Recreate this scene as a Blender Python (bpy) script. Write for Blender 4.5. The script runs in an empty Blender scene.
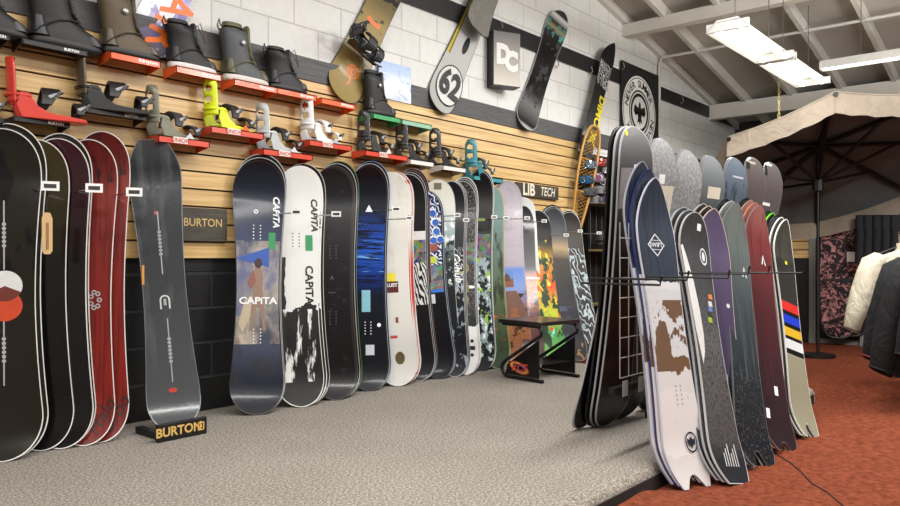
import bpy, math, random
from mathutils import Vector, Matrix
random.seed(7)
R = math.radians
sc = bpy.context.scene
COL = sc.collection

# ------------------------------------------------------------------ camera geometry (world: X along the slat wall, -Y out of it, Z up)
FPX = 740.0; AZ = math.atan(630/740); CAMH = 0.9; HY = 258.0; DIST = 3.931
ca, sa = math.cos(AZ), math.sin(AZ)
FZ = -0.09                                   # level of the orange carpet below the platform
def ray(x, y):
    r = (x-450)/FPX; u = -(y-HY)/FPX
    return Vector((ca+r*sa, sa-r*ca, u))
CAM = Vector((0, -DIST, CAMH))
def onY(x, y, Y=0.0):
    d = ray(x, y); return CAM + d*((Y+DIST)/d.y)
def onZ(x, y, z=0.0):
    d = ray(x, y); return CAM + d*((z-CAMH)/d.z)
def onX(x, y, X):
    d = ray(x, y); return CAM + d*(X/d.x)
def dep(x, y, Z): return CAM + ray(x, y)*Z

# ------------------------------------------------------------------ materials
def lin(c):
    if isinstance(c, str):
        c = c.lstrip('#'); c = tuple(int(c[i:i+2], 16)/255 for i in (0, 2, 4))
    return tuple((v/12.92 if v <= .04045 else ((v+.055)/1.055)**2.4) for v in c[:3]) + (1,)
class NT:
    def __init__(s, name):
        s.m = bpy.data.materials.new(name); s.m.use_nodes = True
        s.t = s.m.node_tree; s.N = s.t.nodes; s.b = s.N['Principled BSDF']
    def n(s, typ, **kw):
        nd = s.N.new(typ)
        for k, v in kw.items():
            if k.startswith('_'): nd.inputs[k[1:].replace('_', ' ')].default_value = v
            else: setattr(nd, k, v)
        return nd
    def l(s, a, b): s.t.links.new(a, b)
    def math(s, op, a, b=None, clamp=False):
        nd = s.n('ShaderNodeMath', operation=op); nd.use_clamp = clamp
        for i, v in enumerate((a, b)):
            if v is None: continue
            if isinstance(v, (int, float)): nd.inputs[i].default_value = v
            else: s.l(v, nd.inputs[i])
        return nd.outputs[0]
    def mix(s, fac, a, b):
        nd = s.n('ShaderNodeMix', data_type='RGBA')
        for i, v in ((0, fac), (6, a), (7, b)):
            if isinstance(v, (int, float)): nd.inputs[i].default_value = v
            elif isinstance(v, tuple): nd.inputs[i].default_value = v
            else: s.l(v, nd.inputs[i])
        return nd.outputs[2]
    def coords(s, kind='Object', scale=(1, 1, 1)):
        tc = s.n('ShaderNodeTexCoord'); mp = s.n('ShaderNodeMapping'); mp.inputs['Scale'].default_value = scale
        s.l(tc.outputs[kind], mp.inputs[0]); return mp.outputs[0]
    def noise(s, vec, scale, detail=4, rough=.6, dist=0):
        nd = s.n('ShaderNodeTexNoise'); nd.inputs['Scale'].default_value = scale; nd.inputs['Detail'].default_value = detail
        nd.inputs['Roughness'].default_value = rough; nd.inputs['Distortion'].default_value = dist
        s.l(vec, nd.inputs['Vector']); return nd.outputs['Fac']
    def ramp(s, fac, stops, interp='LINEAR'):
        nd = s.n('ShaderNodeValToRGB'); cr = nd.color_ramp; cr.interpolation = interp
        while len(cr.elements) < len(stops): cr.elements.new(.5)
        for e, (p, c) in zip(cr.elements, sorted(stops, key=lambda q: q[0])):
            e.position = p; e.color = lin(c) if not isinstance(c, float) else (c, c, c, 1)
        s.l(fac, nd.inputs[0]); return nd.outputs[0]
    def thr(s, fac, lo, hi):
        nd = s.n('ShaderNodeMapRange'); nd.inputs['From Min'].default_value = lo; nd.inputs['From Max'].default_value = hi
        s.l(fac, nd.inputs[0]); return nd.outputs[0]
    def bump(s, h, strength=.3, dist=.01):
        nd = s.n('ShaderNodeBump'); nd.inputs['Strength'].default_value = strength; nd.inputs['Distance'].default_value = dist
        s.l(h, nd.inputs['Height']); s.l(nd.outputs[0], s.b.inputs['Normal'])
_pc = {}
def plain(c, rough=.5, metal=0, coat=0, vary=.08, scale=30, emit=0, alpha=1, trans=0, bump=0):
    key = (c, rough, metal, coat, vary, scale, emit, alpha, trans, bump)
    if key in _pc: return _pc[key]
    t = NT('surface_' + str(c).strip('#')); b = t.b
    base = lin(c)
    v = t.coords(); f = t.noise(v, scale)
    dk = tuple(x*(1-vary*2) for x in base[:3]) + (1,); lt = tuple(min(1, x*(1+vary)) for x in base[:3]) + (1,)
    t.l(t.mix(f, dk, lt), b.inputs['Base Color'])
    b.inputs['Roughness'].default_value = rough; b.inputs['Metallic'].default_value = metal
    b.inputs['Coat Weight'].default_value = coat; b.inputs['Coat Roughness'].default_value = .12
    if bump: t.bump(f, bump, .003)
    if emit:
        b.inputs['Emission Color'].default_value = base; b.inputs['Emission Strength'].default_value = emit
    if trans: b.inputs['Transmission Weight'].default_value = trans
    if alpha < 1: b.inputs['Alpha'].default_value = alpha
    _pc[key] = t.m; return t.m

def art(name, stops, layers=(), rough=.28, coat=.5, interp='LINEAR', wrap=0, warp=0):
    """snowboard graphic: colours along the length (V, 0 tail .. 1 nose), then layers laid over them"""
    t = NT('board_graphic_' + name); b = t.b
    uv = t.n('ShaderNodeTexCoord').outputs['UV']
    sp = t.n('ShaderNodeSeparateXYZ'); t.l(uv, sp.inputs[0]); U, V = sp.outputs[0], sp.outputs[1]
    def vec(sx, sy, seed):
        mp = t.n('ShaderNodeMapping'); mp.inputs['Scale'].default_value = (sx*.3, sy*1.5, 1); mp.inputs['Location'].default_value = (seed, seed*1.7, seed*.3)
        t.l(uv, mp.inputs[0]); return mp.outputs[0]
    v0 = V
    if warp:
        nz = t.noise(vec(1, 1, 3.3), 9, 4); v0 = t.math('ADD', V, t.math('MULTIPLY', t.math('SUBTRACT', nz, .5), warp))
    cur = t.ramp(v0, stops, interp)
    for i, L in enumerate(layers):
        k = L[0]
        if k == 'noise':      # k, sx, sy, lo, hi, colour, v0, v1
            _, sx, sy, lo, hi, col, a, z = L
            m = t.thr(t.noise(vec(sx, sy, i*3.1+1), 1, 5), lo, hi)
        elif k == 'vor':
            _, sx, sy, lo, hi, col, a, z = L
            vo = t.n('ShaderNodeTexVoronoi'); vo.inputs['Scale'].default_value = 1; t.l(vec(sx, sy, i*2.3+1), vo.inputs['Vector'])
            m = t.thr(vo.outputs['Distance'], lo, hi)
        elif k == 'wave':     # k, sx, sy, distortion, hi, colour
            _, sx, sy, ds, hi, col, a, z = L
            w = t.n('ShaderNodeTexWave'); w.inputs['Scale'].default_value = 1; w.inputs['Distortion'].default_value = ds; w.inputs['Detail'].default_value = 2
            w.bands_direction = 'DIAGONAL'; t.l(vec(sx, sy, i+.5), w.inputs['Vector']); m = t.thr(w.outputs['Fac'], hi-.1, hi+.1)
        elif k == 'uband':    # k, u0, u1, colour
            _, u0, u1, _x, _y, col, a, z = L
            uu = U if not _x else t.math('ADD', U, t.math('MULTIPLY', t.math('SUBTRACT', t.noise(vec(_y, _y, 5), 1, 4), .5), _x))
            m = t.math('MULTIPLY', t.math('GREATER_THAN', uu, u0), t.math('LESS_THAN', uu, u1))
        elif k == 'cells':    # coloured cells
            _, sx, sy, s0, s1, col, a, z = L
            vo = t.n('ShaderNodeTexVoronoi'); vo.inputs['Scale'].default_value = 1; t.l(vec(sx, sy, i*2.3+1), vo.inputs['Vector'])
            hs = t.n('ShaderNodeHueSaturation'); hs.inputs['Saturation'].default_value = s0*1.3; hs.inputs['Value'].default_value = s1*.62; t.l(vo.outputs['Color'], hs.inputs['Color'])
            col = t.mix(.55, hs.outputs[0], (.02, .02, .02, 1)); m = t.math('ADD', V, 10, True)
        mask = t.math('MULTIPLY', m, t.math('MULTIPLY', t.math('GREATER_THAN', V, a), t.math('LESS_THAN', V, z)))
        cur = t.mix(mask, cur, lin(col) if isinstance(col, str) else col)
    t.l(cur, b.inputs['Base Color'])
    b.inputs['Roughness'].default_value = rough; b.inputs['Coat Weight'].default_value = coat*.45; b.inputs['Coat Roughness'].default_value = .08; b.inputs['Specular IOR Level'].default_value = .3
    if wrap:
        t.bump(t.noise(vec(10, 5, 2), 1, 3, .6, 1.5), wrap, .01)
    return t.m

# ------------------------------------------------------------------ mesh helpers
class MB:
    def __init__(s): s.v = []; s.f = []
    def add(s, vs, fs):
        o = len(s.v); s.v += [tuple(v) for v in vs]; s.f += [tuple(i+o for i in f) for f in fs]; return s
    def box(s, c, d, M=None):
        x, y, z = (k/2 for k in d); vs = [Vector((i, j, k)) for i in (-x, x) for j in (-y, y) for k in (-z, z)]
        if M: vs = [M @ v for v in vs]
        c = Vector(c); vs = [v+c for v in vs]
        return s.add(vs, [(0, 1, 3, 2), (4, 6, 7, 5), (0, 4, 5, 1), (2, 3, 7, 6), (0, 2, 6, 4), (1, 5, 7, 3)])
    def tube(s, pts, r, n=8, closed=False):
        pts = [Vector(p) for p in pts]; m = len(pts); rr = r if isinstance(r, (list, tuple)) else [r]*m
        vs = []; prev = None
        for i, p in enumerate(pts):
            if closed: d = pts[(i+1) % m]-pts[i-1]
            else: d = pts[min(i+1, m-1)]-pts[max(i-1, 0)]
            d.normalize()
            if prev is None:
                a = d.cross(Vector((0, 0, 1)))
                if a.length < .1: a = d.cross(Vector((1, 0, 0)))
            else: a = prev - d*prev.dot(d)
            a.normalize(); prev = a; b = d.cross(a)
            vs += [p+(a*math.cos(2*math.pi*k/n)+b*math.sin(2*math.pi*k/n))*rr[i] for k in range(n)]
        fs = [(i*n+k, i*n+(k+1) % n, ((i+1) % m)*n+(k+1) % n, ((i+1) % m)*n+k) for i in range(m if closed else m-1) for k in range(n)]
        if not closed: fs += [tuple(range(n-1, -1, -1)), tuple((m-1)*n+k for k in range(n))]
        return s.add(vs, fs)
    def loft(s, rings, cap=True, closed=True):
        n = len(rings[0]); vs = [p for r in rings for p in r]
        fs = [(i*n+k, i*n+(k+1) % n, (i+1)*n+(k+1) % n, (i+1)*n+k) for i in range(len(rings)-1) for k in range(n if closed else n-1)]
        if cap: fs += [tuple(range(n-1, -1, -1)), tuple((len(rings)-1)*n+k for k in range(n))]
        return s.add(vs, fs)
    def prism(s, poly, d0, d1, axis='y'):
        """poly: list of (a,b) extruded from d0 to d1 along axis"""
        n = len(poly)
        def P(a, b, d): return (a, d, b) if axis == 'y' else ((a, b, d) if axis == 'z' else (d, a, b))
        vs = [P(a, b, d0) for a, b in poly]+[P(a, b, d1) for a, b in poly]
        return s.add(vs, [tuple(range(n)), tuple(range(2*n-1, n-1, -1))]+[(i, (i+1) % n, n+(i+1) % n, n+i) for i in range(n)])
    def build(s, name, mat, parent=None, smooth=None, bevel=0):
        me = bpy.data.meshes.new(name); me.from_pydata(s.v, [], s.f); me.update()
        import bmesh
        bm = bmesh.new(); bm.from_mesh(me); bmesh.ops.recalc_face_normals(bm, faces=bm.faces); bm.to_mesh(me); bm.free()
        o = bpy.data.objects.new(name, me); COL.objects.link(o); me.materials.append(mat)
        if smooth:
            for p in me.polygons: p.use_smooth = True
            try: me.set_sharp_from_angle(angle=R(smooth))
            except Exception: pass
        if bevel:
            b = o.modifiers.new('bevel', 'BEVEL'); b.width = bevel; b.segments = 2; b.limit_method = 'ANGLE'
        if parent is not None: o.parent = parent
        return o
def ring(c, rx, ry, n=20, p=2.0, plane='xy', rot=0):
    out = []
    for k in range(n):
        a = 2*math.pi*k/n; x = abs(math.cos(a))**(2/p)*(1 if math.cos(a) >= 0 else -1)*rx; y = abs(math.sin(a))**(2/p)*(1 if math.sin(a) >= 0 else -1)*ry
        x, y = x*math.cos(rot)-y*math.sin(rot), x*math.sin(rot)+y*math.cos(rot)
        if plane == 'xy': out.append(Vector((c[0]+x, c[1]+y, c[2])))
        elif plane == 'xz': out.append(Vector((c[0]+x, c[1], c[2]+y)))
        else: out.append(Vector((c[0], c[1]+x, c[2]+y)))
    return out
def arc(c, r, a0, a1, n=10, plane='xz'):
    out = []
    for k in range(n+1):
        a = R(a0+(a1-a0)*k/n); x, y = r*math.cos(a), r*math.sin(a)
        out.append((c[0]+x, c[1], c[2]+y) if plane == 'xz' else ((c[0]+x, c[1]+y, c[2]) if plane == 'xy' else (c[0], c[1]+x, c[2]+y)))
    return out
_tx = {}
def text_geo(s, size=1.0, bold=0.0, shear=0, space=1.0):
    key = (s, bold, shear, space)
    if key not in _tx:
        cu = bpy.data.curves.new('lettering', 'FONT'); cu.body = s; cu.size = 1; cu.align_x = 'CENTER'; cu.align_y = 'CENTER'
        cu.offset = bold; cu.resolution_u = 3; cu.shear = shear; cu.space_character = space; cu.fill_mode = 'FRONT'
        o = bpy.data.objects.new('lettering', cu); COL.objects.link(o)
        bpy.context.view_layer.update()
        me = bpy.data.meshes.new_from_object(o.evaluated_get(bpy.context.evaluated_depsgraph_get()))
        _tx[key] = ([v.co.copy() for v in me.vertices], [tuple(p.vertices) for p in me.polygons])
        bpy.data.objects.remove(o); bpy.data.curves.remove(cu); bpy.data.meshes.remove(me)
    vs, fs = _tx[key]; return [v*size for v in vs], fs
def tag(o, label, cat, group=None, kind=None):
    o['label'] = label; o['category'] = cat
    if group: o['group'] = group
    if kind: o['kind'] = kind
    return o
def empty(name, loc=(0, 0, 0), rz=0, mat=None):
    o = bpy.data.objects.new(name, None); COL.objects.link(o); o.empty_display_size = .05
    if mat is not None: o.matrix_world = mat
    else: o.location = loc; o.rotation_euler = (0, 0, rz)
    return o
def thing(name, label, cat, loc=(0, 0, 0), rz=0, group=None, mat=None):
    return tag(empty(name, loc, rz, mat), label, cat, group)
def struct(o): o['kind'] = 'structure'; return o
KIDS = {}
def copy_tree(o, skip=()):
    c = o.copy(); COL.objects.link(c)
    for ch in [x for x in COL.objects if x.parent == o]:
        if ch.name.split('.')[0] in skip: continue
        d = ch.copy(); COL.objects.link(d); d.parent = c
        for g in [x for x in COL.objects if x.parent == ch]:
            e = g.copy(); COL.objects.link(e); e.parent = d
    return c
def face_text(s, parent, loc, size, mat, name='lettering', bold=.02, shear=0, rot=None, space=1.0, sx=1):
    """flat text standing in local XZ plane facing -Y (rot: extra matrix)"""
    vs, fs = text_geo(s, size, bold, shear, space)
    m = MB(); M = Matrix.Rotation(R(90), 4, 'X')
    vs = [M @ Vector((v.x*sx, v.y, 0)) for v in vs]
    if rot: vs = [rot @ v for v in vs]
    m.add([v+Vector(loc) for v in vs], fs)
    return m.build(name, mat, parent)

WHITE = plain('#f2f2f0', .5); BLACK = plain('#101011', .45); CHROME = plain('#c9c9c9', .25, .9, vary=.03)
ORANGE = plain('#f05a1a', .35, 0, .3); REDSH = plain('#cf3d1e', .35, 0, .3)

# ------------------------------------------------------------------ the setting
def roofz(X): return 3.71 - .2*(X-7.24)
def cmu(name, c1, c2, mort, rough, bstr, msize=.012):
    t = NT(name); tc = t.n('ShaderNodeTexCoord'); sp = t.n('ShaderNodeSeparateXYZ'); t.l(tc.outputs['Object'], sp.inputs[0])
    cb = t.n('ShaderNodeCombineXYZ'); t.l(t.math('ADD', sp.outputs[0], sp.outputs[1]), cb.inputs[0]); t.l(sp.outputs[2], cb.inputs[1])
    br = t.n('ShaderNodeTexBrick'); br.inputs['Color1'].default_value = lin(c1); br.inputs['Color2'].default_value = lin(c2); br.inputs['Mortar'].default_value = lin(mort)
    br.inputs['Scale'].default_value = 1; br.inputs['Brick Width'].default_value = .405; br.inputs['Row Height'].default_value = .203; br.inputs['Mortar Size'].default_value = msize*.5; br.inputs['Mortar Smooth'].default_value = .4
    t.l(cb.outputs[0], br.inputs['Vector'])
    nz = t.noise(tc.outputs['Object'], 14, 6); t.l(t.mix(t.math('MULTIPLY', nz, .22), br.outputs['Color'], (0.02, .02, .02, 1)), t.b.inputs['Base Color'])
    t.b.inputs['Roughness'].default_value = rough
    h = t.math('SUBTRACT', t.math('MULTIPLY', t.noise(tc.outputs['Object'], 60, 4), .25), br.outputs['Fac']); t.bump(h, bstr, .008)
    return t.m
CMUW = cmu('white_block', '#e6e6e3', '#dfdfdc', '#c6c4c0', .75, .4)
CMUB = cmu('black_block', '#131416', '#191a1c', '#2c2d2f', .35, .8, .02)
XE = 11.2; XW = -3.0; YS = -9.0
m = MB(); m.prism([(XW, 2.0), (XE, 2.0), (XE, roofz(XE)), (XW, roofz(XW))], 0.0, .2); struct(m.build('wall_back', CMUW))
m = MB(); m.prism([(XW, FZ), (6.62, FZ), (6.62, 2.0), (XW, 2.0)], 0.0, .2); struct(m.build('wall_back_lower', CMUB))
m = MB(); m.prism([(6.62, FZ), (XE, FZ), (XE, 2.0), (6.62, 2.0)], 0.0, .2); struct(m.build('wall_back_dark_bay', plain('#121110', .7)))
m = MB(); m.prism([(0, FZ), (YS, FZ), (YS, roofz(XE)), (0, roofz(XE))], XE, XE+.2, 'x'); struct(m.build('wall_right', plain('#3a3835', .8)))
m = MB(); m.prism([(.2, FZ), (YS, FZ), (YS, roofz(XW)), (.2, roofz(XW))], XW-.2, XW, 'x'); struct(m.build('wall_left', plain('#a9a49c', .8)))
m = MB(); m.prism([(XW, FZ), (XE, FZ), (XE, roofz(XE)), (XW, roofz(XW))], YS-.2, YS); struct(m.build('wall_front', plain('#a9a49c', .8)))
t = NT('roof_deck'); v = t.coords('Object', (1, 1, 1)); t.l(t.ramp(t.noise(v, 1.6, 5), [(.2, '#a29d95'), (.8, '#b8b3ab')]), t.b.inputs['Base Color']); t.b.inputs['Roughness'].default_value = .9
m = MB(); m.prism([(XW, roofz(XW)), (XE+.2, roofz(XE+.2)), (XE+.2, roofz(XE+.2)+.1), (XW, roofz(XW)+.1)], YS, .2); struct(m.build('ceiling', t.m))
RAFT = plain('#cbc7bf', .8, scale=4)
for i in range(9):
    y = -.49-.585*i; m = MB(); m.prism([(2, roofz(2)-.13), (XE, roofz(XE)-.13), (XE, roofz(XE)), (2, roofz(2))], y-.025, y+.025)
    struct(m.build('ceiling_rafter', RAFT))
m = MB(); m.prism([(XW, roofz(XW)-.1), (XE, roofz(XE)-.1), (XE, roofz(XE)), (XW, roofz(XW))], -.06, 0); struct(m.build('trim_1', RAFT))
for X, h in ((7.66, .13), (10.2, .2)):
    m = MB(); m.box((X, YS/2, roofz(X)-.1-h/2), (.12, -YS, h)); struct(m.build('ceiling_beam', plain('#cfcbc3', .75, scale=3)))
# painted bands on the block wall
t = NT('grey_band'); v = t.coords('Object', (3, 3, 60)); t.l(t.ramp(t.noise(v, 1.5, 5), [(.3, '#3b3c3e'), (.7, '#5c5d5e')]), t.b.inputs['Base Color']); t.b.inputs['Roughness'].default_value = .6
m = MB(); m.box(((XW+10.9)/2, -.012, 2.157), (10.9-XW, .024, .15)); struct(m.build('trim_2', t.m))
m = MB(); m.box(((XW+XE)/2, -.01, 2.925), (XE-XW, .02, .155)); struct(m.build('trim_3', plain('#1d1d1f', .5)))
# slat wall: one long profile with real grooves
pts = []; z = .9; k = 0; pitch = .1014
while z < 2.083-.001:
    z1 = min(z+pitch, 2.083)
    pts += [(-.03, z), (-.03, z1-.011), (-.012, z1-.011), (-.012, z1)]
    z = z1
m = MB(); n = len(pts)
for X in (XW+.01, 6.6): m.v += [(X, y, zz) for y, zz in pts]
m.f += [(i, i+1, n+i+1, n+i) for i in range(n-1)]
m.v += [(XW+.01, 0, .9), (6.6, 0, .9), (6.6, 0, 2.083), (XW+.01, 0, 2.083)]
m.f += [(0, n, 2*n+1, 2*n), (n-1, 2*n-1, 2*n+2, 2*n+3), tuple(range(n, 2*n))+(2*n+2, 2*n+1)]
t = NT('slat_maple'); tc = t.n('ShaderNodeTexCoord'); sp = t.n('ShaderNodeSeparateXYZ'); t.l(tc.outputs['Object'], sp.inputs[0])
row = t.math('FLOOR', t.math('DIVIDE', t.math('SUBTRACT', sp.outputs[2], .9), pitch))
cb = t.n('ShaderNodeCombineXYZ'); t.l(t.math('MULTIPLY', sp.outputs[0], 1.2), cb.inputs[0]); t.l(t.math('MULTIPLY', row, 7.3), cb.inputs[1]); t.l(t.math('MULTIPLY', sp.outputs[2], 34), cb.inputs[2])
c = t.ramp(t.noise(cb.outputs[0], 1.3, 6, .6, .6), [(.3, '#b48f58'), (.52, '#d2b078'), (.75, '#e4c78f')])
gv = t.math('FRACT', t.math('DIVIDE', t.math('SUBTRACT', sp.outputs[2], .9), pitch)); dark = t.math('GREATER_THAN', gv, .895)
wn = t.n('ShaderNodeTexWhiteNoise', noise_dimensions='1D'); t.l(row, wn.inputs['W'])
c = t.mix(t.math('MULTIPLY', wn.outputs['Value'], .16), c, lin('#7a5a30'))
t.l(t.mix(dark, c, lin('#3a2c1c')), t.b.inputs['Base Color']); t.b.inputs['Roughness'].default_value = .38
struct(m.build('wall_back_slatboard', t.m))
XD = 9.4
m2 = MB(); m2.box((XD+.06, -3.0, (1.9+FZ)/2), (.12, 6.0, 1.9-FZ)); struct(m2.build('wall_right_partition', plain('#3a3835', .8)))
# same boarding on the display partition
m2 = MB()
for (a, b) in zip(pts[:-1], pts[1:]): pass
ptd = [(y, zz) for y, zz in pts if zz < 1.89]
P2 = [(XD+y, zz) for y, zz in ptd]+[(XD, ptd[-1][1]), (XD, .9)]
m2.prism([(a, b) for a, b in P2], 0-.02, -1.5, 'y'); struct(m2.build('wall_right_slatboard', t.m))
m2 = MB(); m2.box((XD-.01, -.76, .37), (.02, 1.48, 1.04)); struct(m2.build('wall_right_lower', plain('#0c0c0d', .5)))
m2 = MB(); m2.box((XD-.02, -3.75, FZ+.05), (.04, 4.5, .1)); struct(m2.build('baseboard_right', plain('#7c7a76', .6)))

# carpets
def carpet(name, c0, c1, c2, sc_, big, bs):
    t = NT(name); v = t.coords('Object'); f = t.noise(v, sc_, 3, .7)
    c = t.ramp(f, [(.3, c0), (.5, c1), (.68, c2)])
    c = t.mix(t.math('MULTIPLY', t.noise(v, big, 4), .35), c, lin(c0)); t.l(c, t.b.inputs['Base Color']); t.b.inputs['Roughness'].default_value = 1
    t.b.inputs['Specular IOR Level'].default_value = .1; t.bump(f, bs, .006); return t.m
GREYC = carpet('grey_berber_carpet', '#57514b', '#938c83', '#c4bdb3', 95, 2.2, .9)
ORC = carpet('rust_carpet', '#55291a', '#743a26', '#844630', 30, 2.2, .35)
m = MB(); EY = -2.53
prof = [(0, 0), (EY+.06, 0), (EY+.035, -.004), (EY+.015, -.014), (EY+.004, -.028), (EY, -.045), (EY-.004, FZ-.05), (0, FZ-.05)]
mm = MB(); mm.prism(prof, XW, 5.55, 'x'); plat = mm.build('floor_platform', GREYC, smooth=50); struct(plat)
m = MB(); nx, ny = 420, 90; x0, x1, y0, y1 = -1.0, XE, YS, 0.0
FP = [(q.x, q.y) for q in [onZ(a_, b_, -.04) for a_, b_ in ((622, 506), (648, 489), (681, 483), (715, 481), (745, 486), (770, 493), (800, 504))]]
FP.sort()
def oh(x, y):
    z = FZ + .008*math.sin(x*3+y*2)*math.cos(y*2.4)
    # the loose carpet rides up in a fold at the front of the platform
    if y > EY-.02 and x < 5.5: return FZ-.03
    # the loose carpet rides up in a fold at the front of the platform
    if FP[0][0]-.3 < x < FP[-1][0]+.3:
        yr = FP[0][1]; am = 1.0
        for (xa, ya), (xb_, yb) in zip(FP[:-1], FP[1:]):
            if xa <= x <= xb_: yr = ya+(yb-ya)*(x-xa)/(xb_-xa)
        if x < FP[0][0]: am = math.exp(-((FP[0][0]-x)/.15)**2)
        if x > FP[-1][0]: yr = FP[-1][1]; am = 0
        am *= min(1, max(0, (FP[-1][0]-x)/.35)); e = y-yr
        z += .055*am*math.exp(-(e/(.035 if e > 0 else .22))**2)
    return z
xs = [x0+(x1-x0)*(i/nx)**1.0 for i in range(nx+1)]; ys = sorted(set([0, -.6, -1.2, -1.8, -2.2, -2.4, -2.5]+[EY-.021-(2.0)*(j/60)**1.2 for j in range(61)]+[-4.6-(4.4)*(j/12) for j in range(13)]), reverse=True); ny = len(ys)-1
m.v = [(x, y, oh(x, y)) for y in ys for x in xs]; m.f = [(j*(nx+1)+i, j*(nx+1)+i+1, (j+1)*(nx+1)+i+1, (j+1)*(nx+1)+i) for j in range(ny) for i in range(nx)]
struct(m.build('floor', ORC, smooth=60))
m = MB(); m.box((1.25, EY-.004, FZ/2-.03), (8.5, .006, -FZ-.02)); struct(m.build('trim_4', plain('#2b2622', 1, vary=.3, scale=60)))
m = MB(); sp_ = [(772, 452), (790, 462), (800, 470), (812, 483), (827, 492), (843, 506), (860, 520)]
pp = [onZ(a, b, FZ) for a, b in sp_]; m.tube([(p.x, p.y, oh(p.x, p.y)+.001) for p in pp], .004, 6); o = m.build('carpet_seam', plain('#2a0f07', 1)); tag(o, 'dark torn seam running across the rust orange carpet', 'seam')

# conduit on the wall and along the ceiling
cm_ = plain('#c8c5bf', .5)
X = onY(657, 60).x
m = MB(); m.tube([(X, -.03, 1.6), (X, -.03, roofz(X)-.18), (X, -.06, roofz(X)-.13), (X, -.1, roofz(X)-.12), (X, -3.5, roofz(X)-.12)], .018, 8)
o = m.build('conduit', cm_, smooth=50); tag(o, 'pale metal conduit climbing the white block wall and turning along the ceiling', 'conduit')
for (a, b) in ((556, 63), (500, 26), (590, 70), (622, 66), (681, 100), (641, 24)):
    p = onY(a, b, -.03); m = MB(); m.tube([(p.x, -.02, p.z+.03), (p.x, -.05, p.z+.03), (p.x, -.06, p.z-.02), (p.x, -.03, p.z-.05), (p.x, -.02, p.z-.02)], .006, 6)
    o = m.build('wall_hook', CHROME); tag(o, 'small chrome hook screwed to the black painted band', 'hook', 'chrome hooks along the black band')

# ------------------------------------------------------------------ fluorescent lights
TUBE = plain('#fdfdf6', .4, emit=7, vary=0); FIX = plain('#c4c2bd', .5)
def shop_light(p0, p1, w, label, lamps=2, power=60):
    p0 = Vector(p0); p1 = Vector(p1); d = p1-p0; L = d.length; rz = math.atan2(d.y, d.x)
    t_ = thing('fluorescent_light', label, 'light', p0, rz, 'hanging fluorescent lights')
    m = MB(); h = w/2
    poly = [(-h, -.045), (-h*.55, .03), (h*.55, .03), (h, -.045), (h, -.038), (h*.5, .045), (-h*.5, .045), (-h, -.038)]
    m.prism(poly, 0, L, 'x'); m.build('reflector', FIX, t_)
    m = MB(); m.box((.012, 0, -.012), (.024, w*.98, .07)); m.build('end_plate', FIX, t_)
    m = MB(); m.box((L-.012, 0, -.012), (.024, w*.98, .07)); m.build('end_plate', FIX, t_)
    for q in range(lamps):
        y = 0 if lamps == 1 else (-.5+q)*w*.55
        m = MB(); m.tube([(.03, y, -.03), (L-.03, y, -.03)], .019, 10); m.build('tube', TUBE, t_, smooth=60)
    for s in (.15, .85):
        m = MB(); gx = p0.x+d.x*s; m.tube([(L*s, 0, .04), (L*s, 0, roofz(gx)-p0.z)], .004, 5); m.build('hanging_wire', plain('#4a4845', .5), t_)
    if power:
        for q in range(lamps):
            la = bpy.data.lights.new('lamp', 'AREA'); la.shape = 'RECTANGLE'; la.size = L*.95; la.size_y = .036; la.energy = power/lamps; la.color = (1, .985, .95)
            lo = bpy.data.objects.new('lamp_glow', la); COL.objects.link(lo); lo.parent = t_; lo.location = (L/2, 0 if lamps == 1 else (-.5+q)*w*.55, -.052)
    return t_
a = dep(727, 24, 5.9); shop_light(a, a+Vector((1.22, 0, 0)), .34, 'twin tube fluorescent light hanging left of another over the snowboard wall', power=24)
b_ = a+Vector((1.28, 0, -.0)); shop_light(b_, b_+Vector((1.22, 0, 0)), .34, 'twin tube fluorescent light above the umbrella, farther end of the pair', power=24)
c = dep(821, 66, 7.6); shop_light(c, c+Vector((0, -2.44, 0)), .14, 'single long fluorescent light at right above the umbrella top', 1, power=14)
# yellow chain hanging from the far twin light
m = MB(); cp = dep(779, 84, 8.1); 
for i in range(9):
    z = cp.z-.043*i; m2 = [(cp.x+(.012*math.cos(q) if i % 2 else 0), cp.y+(0 if i % 2 else .012*math.cos(q)), z+.028*math.sin(q)) for q in [k*math.pi/4 for k in range(8)]]
    m.tube(m2, .004, 5, closed=True)
o = m.build('chain', plain('#b7a96a', .5)); tag(o, 'short yellowish chain dangling below the fluorescent light', 'chain')
def lamp(x, y, z, sx, sy, e, rx=0, ry=0, rz=0):
    la = bpy.data.lights.new('shop_or_fill_light', 'AREA'); la.shape = 'RECTANGLE'; la.size = sx; la.size_y = sy; la.energy = e; la.color = (1, .985, .955)
    o = bpy.data.objects.new('shop_or_fill_light', la); COL.objects.link(o); o.location = (x, y, z); o.rotation_euler = (R(rx), R(ry), R(rz)); return o
for (x, y) in ((-.5, -2.4), (2.2, -2.4), (4.9, -2.4)): lamp(x, y, 3.35, 2.4, .3, 86)
lamp(6.2, -4.7, 2.0, 2.0, 1.0, 170, rx=180)  # added uplight, out of view, to brighten the ceiling
lamp(5.0, -4.6, 3.0, 1.6, .6, 110, rx=78, rz=-40)  # added wall washer, out of view, brightening the far white wall
lamp(1.5, -5.5, 2.0, 2.0, 1.0, 60, rx=180)  # second added uplight behind the camera, lifting the ceiling tone
for (x, y) in ((-.5, -5.2), (2.6, -5.2), (5.6, -5.4)): lamp(x, y, 3.35, 2.4, .3, 86)

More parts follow.
